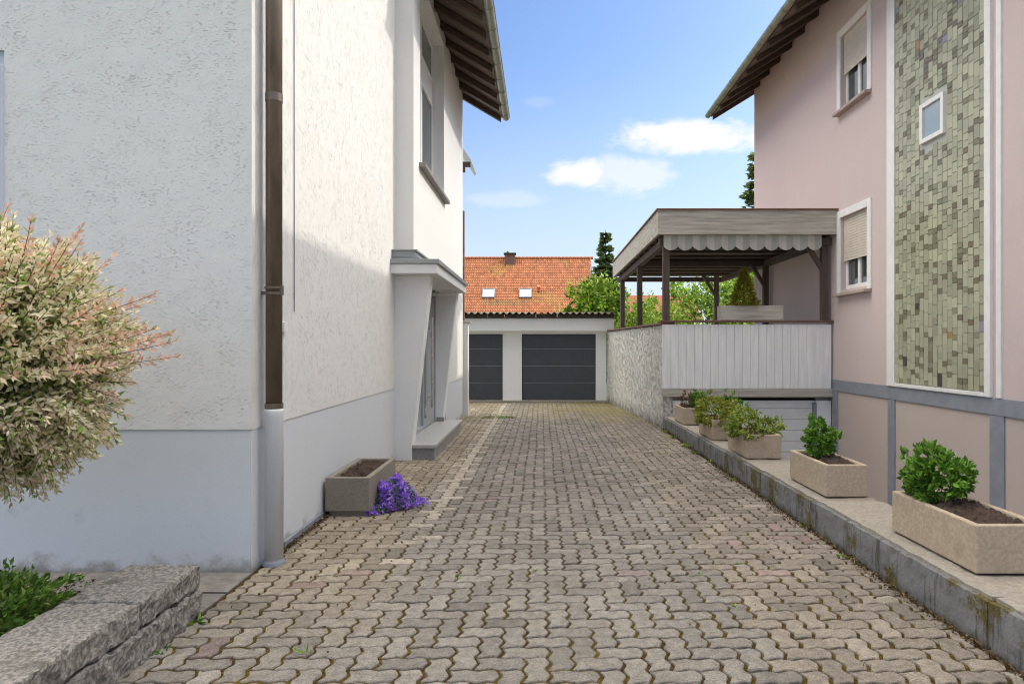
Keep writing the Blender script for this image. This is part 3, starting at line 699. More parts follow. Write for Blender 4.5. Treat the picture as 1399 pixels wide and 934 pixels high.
# ================================================================== PINK HOUSE (right)
XP = 5.81
ph = thing('pink_house', 'pink rendered house with tall green tile panel and grey plinth bands', 'house', (XP, 9, Z0))
winL = (11.85, 12.92, 2.72, 4.12); winU = (11.85, 12.92, 6.23, 7.62); ZB = 0.98
mb = MB(); mb.panel('x', XP, -1.0, 18.2, ZB, 8.75, [winL, winU], 0.16)
mb.add([(XP, 18.2, Z0), (15.5, 18.2, Z0), (15.5, 18.2, 8.75), (10.65, 18.2, 11.55), (XP, 18.2, 8.75)], [(0, 1, 2, 3, 4)])
mb.add([(XP, -1, Z0), (15.5, -1, Z0), (15.5, -1, 8.75), (10.65, -1, 11.55), (XP, -1, 8.75)], [(0, 1, 2, 3, 4)])
mb.add([(15.5, -1, Z0), (15.5, 18.2, Z0), (15.5, 18.2, 8.75), (15.5, -1, 8.75)], [(0, 1, 2, 3)])
mb.build('wall', 'pink', ph)
mb = MB(); mb.panel('x', XP+0.004, -1.0, 18.2, Z0-0.05, ZB); mb.build('base_wall', 'pink_base', ph)
mb = MB()
mb.box(XP-0.016, XP+0.05, 8.35, 8.62, Z0, 0.76); mb.box(XP-0.016, XP+0.05, 10.94, 11.16, Z0, 0.76); mb.box(XP-0.016, XP+0.05, 13.05, 13.27, Z0, 0.76)
mb.box(XP-0.02, XP+0.05, -1, 18.2, 0.762, 0.98)
mb.build('plinth_band', 'grey_band', ph, bevel=0.004)
# tall tile panel
TP = (8.69, 10.90)
mb = MB(); mb.cur = (0.42, 0.43, 0.36); mb.box(XP-0.012, XP+0.02, TP[0], TP[1], 1.04, 8.6)
cw = 0.112; nc = int((TP[1]-TP[0])/cw); cw = (TP[1]-TP[0])/nc
for i in range(nc):
    z = 1.05
    while z < 8.55:
        dark = random.random()
        grp = noise.noise((i*0.35, z*2.6, 3))
        hh = random.choice([0.10, 0.15, 0.20])
        k = random.gauss(1, 0.10); c = (0.385*k, 0.378*k, 0.262*k)
        if dark < 0.27+0.4*grp:
            hh = 0.075; c = random.choice([(0.165, 0.15, 0.085), (0.20, 0.185, 0.11), (0.25, 0.24, 0.15), (0.18, 0.14, 0.085)])
        elif dark > 0.992: c = random.choice([(0.06, 0.05, 0.045), (0.25, 0.30, 0.30), (0.36, 0.20, 0.08), (0.28, 0.25, 0.33)])
        z1 = min(z+hh, 8.58); y0 = TP[0]+i*cw
        if not (y0+cw > 9.52 and y0 < 10.2 and z1 > 4.66 and z < 5.36):
            mb.cur = c; mb.box(XP-0.022-random.uniform(0, 0.006), XP-0.011, y0+0.004, y0+cw-0.004, z+0.004, z1-0.004)
        z += hh
mb.build('tile_panel', 'mosaic', ph)
mb = MB(); mb.box(XP-0.045, XP+0.02, TP[1]+0.001, TP[1]+0.24, 0.983, 8.6); mb.box(XP-0.045, XP+0.02, TP[0]-0.12, TP[0]-0.001, 0.983, 8.6); mb.box(XP-0.045, XP+0.02, TP[0], TP[1], 0.983, 1.038)
mb.box(XP-0.03, XP+0.02, TP[0]-0.30, TP[0]-0.21, 0.983, 8.6)
mb.build('panel_frame', 'trim_white', ph, bevel=0.006)
m = MB(); a, b, c, d = 9.55, 10.15, 4.70, 5.30
m.box(XP-0.06, XP+0.03, a, a+0.07, c, d); m.box(XP-0.06, XP+0.03, b-0.07, b, c, d); m.box(XP-0.06, XP+0.03, a+0.07, b-0.07, c, c+0.07); m.box(XP-0.06, XP+0.03, a+0.07, b-0.07, d-0.07, d)
wf = m.build('window', 'trim_white', ph, bevel=0.006); box_part('pane', 'glass_pale', wf, XP-0.03, XP-0.024, a+0.07, b-0.07, c+0.07, d-0.07, bevel=0)
for (a, b, c, d), cover in ((winL, 0.60), (winU, 0.52)):
    m = MB(); t = 0.14
    m.box(XP-0.03, XP+0.02, a-t, a-0.001, c-0.06, d+t); m.box(XP-0.03, XP+0.02, b+0.001, b+t, c-0.06, d+t); m.box(XP-0.03, XP+0.02, a, b, d+0.001, d+t)
    for (p, q) in ((a, a+0.07), ((a+b)/2-0.05, (a+b)/2+0.05), (b-0.07, b)): m.box(XP+0.09, XP+0.15, p, q, c, d)
    m.box(XP+0.088, XP+0.15, a, b, c, c+0.09)
    wf = m.build('window', 'trim_white', ph, bevel=0.006)
    box_part('pane', 'glass', wf, XP+0.12, XP+0.13, a+0.07, b-0.07, c+0.09, d, bevel=0)
    s = MB(); zz = d
    while zz > d-(d-c)*cover: s.box(XP+0.045, XP+0.06, a+0.01, b-0.01, zz-0.046, zz); zz -= 0.05
    s.build('roller_shutter', 'shutter', wf, bevel=0.006)
    s = MB(); s.box(XP-0.13, XP+0.1, a-0.12, b+0.12, c-0.12, c-0.062); s.build('sill', 'sill_pink', wf, bevel=0.008)
# roof with overhanging eave
xe2, ze2, sl2 = 4.74, 8.03, 0.62; zz2 = lambda x: ze2+(x-xe2)*sl2
r = MB(); r.prism([(xe2, ze2), (xe2, ze2+0.12), (10.65, zz2(10.65)+0.12), (16.57, ze2+0.12), (16.57, ze2), (10.65, zz2(10.65))], 'y', -1.5, 18.62)
rf = r.build('roof', 'roof_board', ph)
y = 18.5
while y > 2:
    q = MB(); q.prism([(xe2+0.02, ze2-0.11), (xe2+0.02, ze2-0.003), (6.2, zz2(6.2)-0.003), (6.2, zz2(6.2)-0.13)], 'y', y-0.05, y+0.05); q.build('rafter', 'roof_wood', rf); y -= 0.75
gutter(4.66, 8.10, -1.5, 18.66, 0.085, ph, 'zinc')

# ================================================================== TERRACE
te = thing('terrace', 'raised roofed terrace clad in white boards with brown posts and scalloped valance', 'terrace', (4.1, 13.3, Z0))
YT = 13.28
mb = MB(); mb.box(2.63, 5.79, YT+0.12, 21.0, 0.55, 0.80); mb.build('floor', 'yard', te)
x = 2.40; mb = MB()
while x < 5.74:
    w = min(0.16, 5.79-x); mb.box(x+0.0015, x+w-0.0015, YT-0.02+random.uniform(-0.002, 0.002), YT+0.02, 0.80, 2.07); x += 0.16
mb.build('boarding', 'white_board', te, bevel=0.004)
box_part('backing', 'white_board', te, 2.41, 5.79, YT+0.022, YT+0.06, 0.66, 2.07)
box_part('skirt_board', 'old_wood', te, 2.40, 5.79, YT-0.03, YT+0.02, 0.63, 0.795)
box_part('rail_cap', 'cap_brown', te, 2.36, 5.80, YT-0.06, YT+0.24, 2.118, 2.155)
# pale garage door below
mb = MB()
for k in range(8): mb.box(2.95, 5.50, YT+0.12, YT+0.15, Z0+0.22*k+0.002, Z0+0.22*(k+1)-0.002)
mb.build('garage_door', 'white_door', te, bevel=0.006)
for xa, xb in ((5.50, 5.79), (2.60, 2.95)): box_part('pier', 'smooth_white', te, xa, xb, YT+0.05, YT+0.4, Z0, 0.55)
box_part('door_jamb', 'grey_band', te, 5.44, 5.50, YT+0.03, YT+0.115, Z0, 0.5)
def post(x, y, brace=None):
    m = MB(); m.box(x-0.065, x+0.065, y-0.065, y+0.065, 2.156 if y < 14 else 0.8, 3.80)
    o = m.build('post', 'brown_wood', te, bevel=0.006)
    if brace:
        b = MB(); s = brace; b.prism([(x+s*0.066, 3.15), (x+s*0.066, 3.30), (x+s*0.36, 3.79), (x+s*0.46, 3.79)], 'y', y-0.045, y+0.045); b.build('brace', 'brown_wood', o)
post(2.50, 13.40); post(2.50, 17.0); post(2.50, 20.6, None); post(5.68, 13.40, -1); post(5.68, 16.9, -1); post(5.3, 20.2, -1)
mb = MB(); mb.box(2.36, 5.79, 13.30, 13.46, 3.66, 3.80); mb.box(2.42, 2.56, 13.47, 21.2, 3.66, 3.80); mb.box(5.62, 5.76, 13.47, 21.2, 3.66, 3.80); mb.box(2.57, 5.6, 20.9, 21.04, 3.66, 3.80); mb.box(2.57, 5.6, 16.9, 17.04, 3.66, 3.80)
mb.build('beam', 'brown_wood', te)
mb = MB(); mb.prism([(2.34, 3.86), (5.80, 3.86), (5.80, 4.25), (2.34, 4.25)], 'y', 13.12, 21.3)
rf = mb.build('roof', 'roof_board', te)
y = 13.9
while y < 21:
    q = MB(); q.box(2.40, 5.78, y-0.04, y+0.04, 3.80, 3.858); q.build('rafter', 'roof_wood', rf); y += 0.8
mb = MB(); mb.box(2.28, 5.86, 13.06, 13.118, 3.83, 4.30); mb.build('fascia', 'old_wood', te, bevel=0.006)
mb = MB(); mb.box(2.28, 2.338, 13.12, 21.36, 3.83, 4.30); mb.build('fascia', 'old_wood', te, bevel=0.006)
box_part('roof_edging', 'cap_brown', te, 2.25, 5.88, 13.03, 21.4, 4.302, 4.335)
# scalloped valance
mb = MB(); per = 0.285; ns = 12; x0 = 2.42
for k in range(int((5.78-x0)/per)):
    for s_ in range(ns):
        xa, xb = x0+(k+s_/ns)*per, x0+(k+(s_+1)/ns)*per
        za, zb = [3.62-0.085*abs(math.sin(math.pi*q/ns))**0.7 for q in (s_, s_+1)]
        mb.cur = (0.56, 0.53, 0.48) if (s_*2//ns) % 2 == 0 else (0.43, 0.42, 0.385)
        yy = lambda x: 13.20+0.02*math.sin(x*14)
        mb.add([(xa, yy(xa), za), (xb, yy(xb), zb), (xb, yy(xb), 3.86), (xa, yy(xa), 3.86), (xa, yy(xa)+0.006, za), (xb, yy(xb)+0.006, zb), (xb, yy(xb)+0.006, 3.86), (xa, yy(xa)+0.006, 3.86)],
               [(0, 1, 2, 3), (7, 6, 5, 4), (0, 4, 5, 1)])
mb.build('valance', 'valance', te)

# ================================================================== PLANTERS
def trough(x0, x1, y0, y1, z0, hgt, parent, mat, t=0.05, soil=0.07, foot=0.0, seed=1):
    mb = MB(); zb = z0+foot; a = 0.004; kw = dict(seg=0.05, amp=0.0025, freq=11, seed=seed)
    z1 = zb+hgt
    o = [(x0, y0), (x1, y0), (x1, y1), (x0, y1)]; i_ = [(x0+t, y0+t), (x1-t, y0+t), (x1-t, y1-t), (x0+t, y1-t)]
    vs = [(*p, zb) for p in o]+[(*p, z1) for p in o]+[(*p, z1) for p in i_]+[(p[0]*0.94+0.06*(x0+x1)/2, p[1], z1-soil-0.06) for p in i_]
    fs = [(3, 2, 1, 0)]
    for k in range(4):
        k2 = (k+1) % 4
        fs += [(k, k2, k2+4, k+4), (k+4, k2+4, k2+8, k+8), (k+8, k2+8, k2+12, k+12)]
    mb.add(vs, fs)
    ob = mb.build('box', mat, parent, bevel=0.010)
    if foot: box_part('foot', mat, parent, x0+0.03, x1-0.03, y0+0.03, y1-0.03, z0, zb+0.005)
    sm = MB(); nx, ny = 22, 50; vs = []; fs = []
    for j in range(ny+1):
        for i in range(nx+1):
            x = x0+t*0.9+(x1-x0-1.8*t)*i/nx; y = y0+t*0.9+(y1-y0-1.8*t)*j/ny
            e = math.sin(math.pi*i/nx)*math.sin(math.pi*j/ny)
            vs.append((x, y, z1-soil+0.035*max(0.0, e)**0.5-0.01+0.02+0.03*noise.noise((x*16, y*16, seed))+0.035*noise.noise((x*30, y*30, seed))))
    for j in range(ny):
        for i in range(nx):
            q = j*(nx+1)+i; fs.append((q, q+1, q+nx+2, q+nx+1))
    sm.add(vs, fs); sm.build('soil', 'soil', parent)

cp = thing('concrete_planter', 'square-edged pebble concrete planter with bare soil against the white house', 'planter', (-1.88, 7.0, 0))
trough(-2.095, -1.663, 6.44, 7.58, 0.0, 0.33, cp, 'pebble_concrete', 0.055, 0.06, 0.045)
ty = 1.65
specs = [((2.575, 3.02, 3.95, 4.90), 'long tan trough nearest the camera holding a leafy round shrub'),
         ((2.56, 2.94, 6.0, 6.88), 'tan trough holding a small upright green shrub, second from the camera'),
         ((2.50, 2.92, 8.1, 8.95), 'tan trough overhung by trailing yellow-green foliage in front of the pale garage door'),
         ((2.50, 2.90, 9.75, 10.6), 'tan trough almost hidden under a wide yellowish mound of foliage'),
         ((2.50, 2.88, 11.75, 12.55), 'farthest tan trough, at the corner of the rough wall, with sparse reddish plant')]
for k, (b, lab) in enumerate(specs):
    zt = 0.306-0.05*(b[3]-3)/10
    p = thing('planter', lab, 'planter', ((b[0]+b[1])/2, (b[2]+b[3])/2, zt), 'tan planters along the low wall')
    trough(*b, zt, 0.29, p, 'tan_stone', 0.045, 0.04, 0, seed=k+3)

def bush(name, label, cat, c, rad, n, L, W, cols, w=None, group=None, stems=10, base=None, up=0.35, droop=0.0, clump=14, jit=0.2):
    """shrub: stems from the base and leaf clumps spread through an uneven volume"""
    base = base or (c[0], c[1], c[2]-rad[2])
    t = thing(name, label, cat, base, group); c = np.array(c); rad = np.array(rad)
    nc = max(6, n//clump); d = rdir(nc); rr = rng.uniform(0.45, 1.0, nc)**0.6
    uneven = 1+0.22*np.sin(d[:, 0]*5+c[0])+0.15*np.sin(d[:, 2]*7+d[:, 1]*4+c[1]*3)
    cc = c+d*rad*(rr*uneven)[:, None]
    cc[:, 2] = np.maximum(cc[:, 2], base[2]+0.03)
    idx = np.repeat(np.arange(nc), clump)
    P = cc[idx]+rng.normal(0, 1, (nc*clump, 3))*rad*0.055
    D = rdir(len(P))*0.8+d[idx]*0.9+np.array([0, 0, up-droop])
    C = palette(cols, len(P), jit, w)*(1+0.3*(rng.random(nc)-0.5))[idx][:, None]
    s = MB()
    for k in range(stems):
        q = cc[k % nc]; m = [(base[i]+q[i])/2+random.gauss(0, 0.06)*rad[i] for i in range(3)]
        r0 = 0.03*rad[2]; s.tube([(base[0]+random.gauss(0, .04)*rad[0], base[1]+random.gauss(0, .04)*rad[1], base[2]-0.02), m, tuple(q)], [r0, r0*0.7, r0*0.3], 6)
    s.build('stem', 'bark', t)
    leaf_object('foliage', P, D, L*rng.uniform(0.7, 1.25, len(P)), W*rng.uniform(0.8, 1.2, len(P)), C, parent=t)
    return t
G1 = [(0.12, 0.25, 0.03), (0.17, 0.34, 0.04), (0.075, 0.17, 0.022), (0.22, 0.40, 0.06)]
G2 = [(0.28, 0.36, 0.045), (0.19, 0.28, 0.04), (0.12, 0.20, 0.03), (0.36, 0.39, 0.08)]
bush('shrub', 'bright green leafy round shrub growing in the nearest tan trough', 'shrub', (2.74, 4.62, 0.75), (0.21, 0.22, 0.175), 2300, 0.050, 0.030, G1, base=(2.73, 4.55, 0.50), clump=10)
bush('shrub', 'small upright dark green shrub in the second tan trough', 'shrub', (2.70, 6.48, 0.74), (0.15, 0.16, 0.18), 1700, 0.042, 0.03, G1, base=(2.72, 6.48, 0.5), clump=10)
bush('trailing_plant', 'trailing yellow-green plant spilling over the third tan trough', 'plant', (2.64, 8.45, 0.62), (0.34, 0.42, 0.20), 2200, 0.055, 0.025, G2, base=(2.70, 8.5, 0.5), droop=0.7, clump=12)
bush('trailing_plant', 'wide yellowish mound of foliage over the fourth trough near the terrace', 'plant', (2.62, 10.1, 0.64), (0.36, 0.46, 0.26), 2200, 0.06, 0.028, [(0.40, 0.40, 0.05), (0.27, 0.31, 0.04), (0.17, 0.23, 0.035)], base=(2.68, 10.15, 0.48), droop=0.6, clump=12)
bush('shrub', 'green tuft behind the yellowish mound, right of the fourth trough', 'shrub', (3.02, 10.6, 0.60), (0.22, 0.25, 0.28), 900, 0.05, 0.025, G1, base=(2.84, 10.45, 0.46), clump=10)
bush('shrub', 'reddish sparse plant at the back of the farthest trough', 'plant', (2.62, 12.0, 0.66), (0.14, 0.2, 0.15), 260, 0.05, 0.02, [(0.20, 0.07, 0.05), (0.14, 0.09, 0.04)], base=(2.66, 12.05, 0.48), clump=6)
bush('shrub', 'dark green tuft at the front of the farthest trough', 'plant', (2.84, 11.9, 0.68), (0.22, 0.2, 0.17), 800, 0.05, 0.025, G1, base=(2.80, 11.95, 0.48), clump=10)
# trough and golden conifer on the terrace rail
tp = thing('planter', 'weathered trough standing on the terrace rail under the roof', 'planter', (4.15, 13.37, 2.155))
trough(3.56, 4.80, YT-0.06, YT+0.24, 2.156, 0.29, tp, 'old_wood', 0.035, 0.04)
def cone_tree(name, label, cat, base, hgt, rad, n, L, W, cols, group=None, power=0.9, tiers=None, trunk=0.03, droop=0.0, parentless=True):
    t = thing(name, label, cat, base, group)
    z = rng.random(n)**1.25; 
    if tiers: zt = np.floor(z*tiers)/tiers; frac = z*tiers-np.floor(z*tiers); prof = (1-zt)**power*(1-0.55*frac); z = zt+frac*0.9/tiers
    else: prof = (1-z)**power
    a = rng.uniform(0, 2*np.pi, n); lob = 1+0.16*np.sin(a*5+z*23)+0.1*np.sin(a*3-z*31)
    rr = rad*prof*lob*rng.uniform(0.25, 1, n)**0.5
    P = np.stack([base[0]+rr*np.cos(a), base[1]+rr*np.sin(a), base[2]+hgt*(0.04+0.96*z)-droop*rr], 1)
    D = np.stack([np.cos(a), np.sin(a), np.full(n, 0.5-droop*2)], 1)+rdir(n)*0.45
    leaf_object('foliage', P, D, L*rng.uniform(0.7, 1.3, n), W, palette(cols, n, 0.22), parent=t)
    s = MB(); s.tube([(base[0], base[1], base[2]-0.02), (base[0], base[1], base[2]+hgt*0.97)], [trunk, trunk*0.15], 8); s.build('trunk', 'bark', t)
    return t
cone_tree('conifer', 'golden dwarf conifer in the trough on the terrace rail', 'conifer', (4.06, 13.37, 2.40), 0.80, 0.28, 3500, 0.06, 0.02, [(0.33, 0.27, 0.03), (0.24, 0.22, 0.03), (0.14, 0.15, 0.025)])

# purple bellflower at the foot of the concrete planter
bf = thing('bellflower', 'purple flowering bellflower cushion spilling on the paving beside the concrete planter', 'flowers', (-1.5, 6.9, 0))
n = 1500; d = rdir(n); d[:, 2] = np.abs(d[:, 2])
cA = np.array([-1.52, 6.85, 0.02]); P = cA+d*np.array([0.20, 0.27, 0.26])*rng.uniform(0.85, 1.05, (n, 1))*(1+0.15*np.sin(d[:, :1]*6+d[:, 1:2]*5))
ex = rng.random(n) < 0.10; P[ex] = np.array([-1.30, 6.86, 0.015])+rng.normal(0, 1, (ex.sum(), 3))*np.array([0.05, 0.09, 0.012])+np.array([0, 0, 0.03])
ex2 = rng.random(n) < 0.08; P[ex2] = np.array([-1.62, 6.58, 0.03])+rng.normal(0, 1, (ex2.sum(), 3))*np.array([0.045, 0.06, 0.02])
P[:, 2] = np.maximum(P[:, 2], 0.012)
PP, DD, CC = [], [], []
pc = palette([(0.34, 0.17, 0.74), (0.42, 0.24, 0.82), (0.24, 0.10, 0.60), (0.54, 0.36, 0.86)], n, 0.12)
for k in range(n):                             # each flower: five petals
    nrm = Vector(d[k]*0.7+rng.normal(0, 0.35, 3)+np.array([0, -0.25, 0.25])).normalized(); a = nrm.orthogonal().normalized(); b = nrm.cross(a)
    ph0 = random.random()*6
    for q in range(5):
        t = ph0+q*2*math.pi/5; PP.append(P[k]); DD.append(a*math.cos(t)+b*math.sin(t)+nrm*0.45); CC.append(pc[k])
leaf_object('blossoms', PP, DD, 0.021, 0.015, CC, parent=bf)
n = 1400; d = rdir(n); d[:, 2] = np.abs(d[:, 2]); P = cA+d*np.array([0.21, 0.28, 0.24])*rng.uniform(0.4, 1, (n, 1))**0.5
P[:200] = np.array([-1.63, 6.58, 0.03])+rng.normal(0, 1, (200, 3))*np.array([0.04, 0.05, 0.015]); P[:, 2] = np.maximum(P[:, 2], 0.008)
leaf_object('leaves', P, d+rdir(n)*0.6, 0.03, 0.02, palette(G1, n), parent=bf)

# ================================================================== GRANITE EDGING of the bed
gr = thing('granite_wall', 'rough-hewn grey granite block edging around the flower bed, bottom left', 'stone edging', (-2.3, 3, 0))
ys = [4.10, 3.50, 2.55, 1.6, 0.7]; 
for k, (b, a) in enumerate(zip(ys, ys[1:])):
    o = MB(); o.rough_box(-2.52+random.uniform(-.01, .01), -2.10, a+0.004, b-0.004, 0.165, 0.305+random.uniform(-.006, .006), 0.020, 0.0095, 15, seed=k+1, rnd=0.016, xa=0.7); o.build('block', 'granite_rough', gr, merge=True)
ys = [4.09, 3.78, 2.95, 2.1, 1.2, 0.7]
for k, (b, a) in enumerate(zip(ys, ys[1:])):
    o = MB(); o.rough_box(-2.51, -2.085, a+0.004, b-0.004, -0.04, 0.158, 0.020, 0.011, 14, seed=k+11, rnd=0.014, xa=0.7); o.build('block', 'granite_rough', gr, merge=True)

# ================================================================== VARIEGATED WILLOW
def willow():
    c = np.array([-3.02, 3.55, 1.555]); Rr = np.array([0.76, 0.76, 0.85])
    t = thing('willow', 'round dappled willow with cream, pink and green leaves on the left', 'shrub', (c[0], c[1], 0.06))
    P, D, C, Ls = [], [], [], []
    st = MB()
    st.tube([(c[0], c[1], 0.0), (c[0]+0.02, c[1], 0.5), (c[0], c[1], 1.05)], [0.035, 0.03, 0.035], 10)
    cream = np.array((0.88, 0.79, 0.55)); pink = np.array((0.88, 0.62, 0.50)); green = np.array((0.17, 0.27, 0.05)); olive = np.array((0.46, 0.48, 0.17)); salmon = np.array((0.78, 0.45, 0.30))
    for k in range(3000):
        d = Vector(rdir(1)[0]); 
        if d.z < -0.93: continue
        long_ = random.random() < 0.035 and d.z > -0.15
        r0 = random.uniform(0.25, 0.72); r1 = random.uniform(0.70, 1.02) if not long_ else random.uniform(1.05, 1.33)
        if d.z > 0.35 : r1 *= 1.0
        lump = 1+0.10*noise.noise(d*2.6)+0.06*noise.noise(d*6)
        r1 *= lump
        p0 = c+np.array(d)*Rr*r0; e = (d+Vector((0, 0, 0.12))+Vector(rng.normal(0, 0.16, 3))).normalized()
        if d.z < -0.2: e = (d+Vector((0, 0, -0.10))+Vector(rng.normal(0, 0.15, 3))).normalized()
        ln = (r1-r0)*Rr[0]
        pts = []; cur = Vector(p0); dd = e.copy(); ns = 6
        for q in range(ns+1):
            pts.append(cur.copy()); cur = cur+dd*ln/ns; dd = (dd+Vector((0, 0, 0.02 if d.z > -0.2 else -0.05))+Vector(rng.normal(0, 0.03, 3))).normalized()
        st.tube(pts, [0.0035, .003, .0028, .0025, .0022, .0018, .0012], 5, cap=False)
        nl = int(ln/0.019)
        pinky = random.random()
        for q in range(nl):
            t_ = (q+0.5)/nl; f = t_*ns; i = min(ns-1, int(f)); p = pts[i].lerp(pts[i+1], f-i); ax = (pts[i+1]-pts[i]).normalized()
            rad = (np.linalg.norm((np.array(p)-c)/Rr))
            for sgn in (0, 1):
                side = ax.orthogonal().normalized(); side.rotate(Matrix.Rotation(q*1.3+sgn*math.pi+random.gauss(0, .3), 3, ax))
                open_ = 1.0-0.45*max(0, t_-0.72)/0.28
                dl = ax*(0.50 if t_ < 0.8 else 0.95)+side*1.0*open_+Vector((0, 0, random.gauss(0.05, 0.15)))
                P.append(p); D.append(dl); Ls.append(random.uniform(0.038, 0.060)*(1 if t_ < 0.85 else 0.75))
                x = random.random()
                if rad < 0.55: cc = green if x < 0.8 else olive
                elif rad < 0.74: cc = green if x < 0.30 else (olive if x < 0.5 else cream*0.9)
                else:
                    cc = cream if x < 0.74 else (olive if x < 0.84 else (green*1.3 if x < 0.93 else pink))
                    if t_ > 0.85 and pinky < 0.16 and d.z > -0.25: cc = pink if x < 0.6 else (salmon if x < 0.85 else cream)
                    if long_ and t_ > 0.5: cc = salmon if x < 0.5 else (pink if x < 0.85 else olive)
                C.append(np.clip(cc*random.gauss(1, 0.13), 0.01, 0.92))
    st.build('stem', 'bark', t)
    leaf_object('foliage', P, D, Ls, np.array(Ls)*0.40, C, parent=t, fold=0.2)
willow()
bush('groundcover_shrub', 'low glossy green shrub in the flower bed behind the granite edging', 'shrub', (-3.08, 3.60, 0.22), (0.34, 0.42, 0.20), 3600, 0.05, 0.024, [(0.12, 0.24, 0.03), (0.18, 0.32, 0.05), (0.27, 0.38, 0.09), (0.07, 0.15, 0.02)], base=(-3.0, 3.65, 0.06), clump=8, stems=26, up=0.6)

# ================================================================== TREES BEHIND
def tree(name, label, base, hgt, crown_c, crown_r, n, L, cols, trunk=0.12, clump=16, group=None):
    t = thing(name, label, 'tree', base, group); c = np.array(crown_c); r = np.array(crown_r)
    s = MB(); top = (c[0], c[1], c[2]+r[2]*0.4); s.tube([base, ((base[0]+c[0])/2, (base[1]+c[1])/2, (base[2]+c[2])/2), tuple(top)], [trunk, trunk*0.8, trunk*0.25], 8)
    nc = n//clump; d = rdir(nc); rr = rng.uniform(0.2, 1, nc)**0.5; un = 1+0.25*np.sin(d[:, 0]*4+base[0])*np.cos(d[:, 2]*5)+0.12*np.sin(d[:, 1]*9)
    cc = c+d*r*(rr*un)[:, None]
    for k in range(14):
        q = cc[k]; s.tube([(c[0], c[1], c[2]-r[2]*0.6), tuple((c+q)/2-np.array([0, 0, r[2]*0.15])), tuple(q)], [trunk*0.5, trunk*0.3, trunk*0.08], 5)
    s.build('trunk', 'bark', t)
    idx = np.repeat(np.arange(nc), clump); P = cc[idx]+rng.normal(0, 1, (len(idx), 3))*r*0.085
    D = rdir(len(P))+d[idx]*0.6+np.array([0, 0, 0.2])
    C = palette(cols, len(P), 0.2)*(1+0.5*(rng.random(nc)-0.5))[idx][:, None]
    leaf_object('crown', P, D, L*rng.uniform(0.7, 1.3, len(P)), L*0.55, C, parent=t); return t
YG1 = [(0.25, 0.38, 0.03), (0.17, 0.29, 0.025), (0.34, 0.45, 0.055), (0.10, 0.18, 0.02)]
tree('broadleaf_tree', 'bright green young leafy tree rising behind the garage right end', (2.2, 28.5, -0.05), 4.5, (2.45, 28.5, 3.1), (1.15, 1.1, 1.3), 5200, 0.21, YG1)
tree('broadleaf_tree', 'low bright green bush showing above the corrugated roof, left of the leafy tree', (1.2, 29, -0.05), 3.4, (1.35, 29, 2.75), (0.5, 0.6, 0.65), 1800, 0.17, YG1)
def spruce(label, base, hgt, rad, tiers, n_per):
    t = thing('spruce', label, 'tree', base)
    s = MB(); s.tube([base, (base[0], base[1], base[2]+hgt)], [hgt*0.018, 0.02], 8)
    P, D, L = [], [], []
    for k in range(tiers):
        f = k/tiers; z = base[2]+hgt*(0.10+0.89*f); r = rad*(1-f)**1.0+0.04
        nb = max(4, int(9-4*f))
        for q in range(nb):
            a = 2*math.pi*q/nb+k*0.9+random.gauss(0, 0.2); rl = r*random.uniform(0.65, 1.12); dz = -0.18*rl*(1-f)
            z = base[2]+hgt*(0.08+0.91*min(1, (f+random.uniform(-0.5, 0.5)/tiers))); tip = Vector((base[0]+rl*math.cos(a), base[1]+rl*math.sin(a), z+dz+0.12*rl*f)); root = Vector((base[0], base[1], z))
            s.tube([root, root.lerp(tip, 0.6)+Vector((0, 0, -0.04*rl)), tip], [0.03, 0.02, 0.008], 4, cap=False)
            ax = (tip-root).normalized(); sd = ax.cross(Vector((0, 0, 1)))
            for m in range(n_per):
                u = random.uniform(0.12, 1.03); w = (1.05-u)*0.65*rl*random.uniform(-1, 1)
                p = root.lerp(tip, u)+sd*w+Vector((0, 0, -0.10*abs(w)-random.random()*0.07*rl))
                P.append(p); D.append(ax+sd*(0.9 if w > 0 else -0.9)+Vector(rng.normal(0, .3, 3))-Vector((0, 0, 0.15))); L.append(random.uniform(0.7, 1.3)*hgt*0.030)
    s.build('trunk', 'bark', t); n = len(P)
    leaf_object('crown', P, D, L, np.array(L)*0.42, palette([(0.09, 0.14, 0.055), (0.13, 0.19, 0.065), (0.22, 0.27, 0.08)], n, 0.25), parent=t)
spruce('dark green spruce with a pointed top behind the tiled house roof', ((827-740)*52/F, 52, Z0), 1.65+158*52/F-Z0, 2.7, 28, 100)
spruce('dark conifer half hidden behind the far corner of the pink house', ((1035-740)*44/F, 44, Z0), 1.65+272*44/F-Z0, 3.3, 26, 40)
tree('broadleaf_tree', 'yellow-green leafy tree seen through the terrace between its left posts', (5.2, 31, Z0), 4, (5.4, 31, 2.0), (1.7, 1.5, 1.7), 3600, 0.22, YG1)
tree('broadleaf_tree', 'bright green leafy tree seen through the terrace in front of the golden conifer', (8.2, 33, Z0), 4.5, (8.3, 33, 2.7), (2.3, 1.8, 2.3), 4600, 0.24, YG1)
tree('broadleaf_tree', 'light green tree seen under the terrace roof just left of the pink house wall', (11.3, 36, Z0), 5, (11.4, 36, 3.3), (2.2, 1.8, 2.6), 4200, 0.25, YG1)
tree('broadleaf_tree', 'leafy green tree seen between the garage end and the terrace post', (3.9, 27, Z0), 4, (4.0, 27, 1.9), (1.0, 1.0, 1.7), 2600, 0.18, YG1)
rh = thing('distant_house', 'distant small house with red roof seen low through the terrace posts', 'house', (15, 90, Z0))
mb = MB(); mb.box(12, 20, 86, 93, Z0, 5.0); mb.build('wall', 'garage_wall', rh)
mb = MB(); mb.cur = (0.30, 0.10, 0.06); mb.prism([(85.3, 4.9), (89.5, 8.4), (93.7, 4.9)], 'x', 11.5, 20.5); mb.build('roof', 'tile', rh)

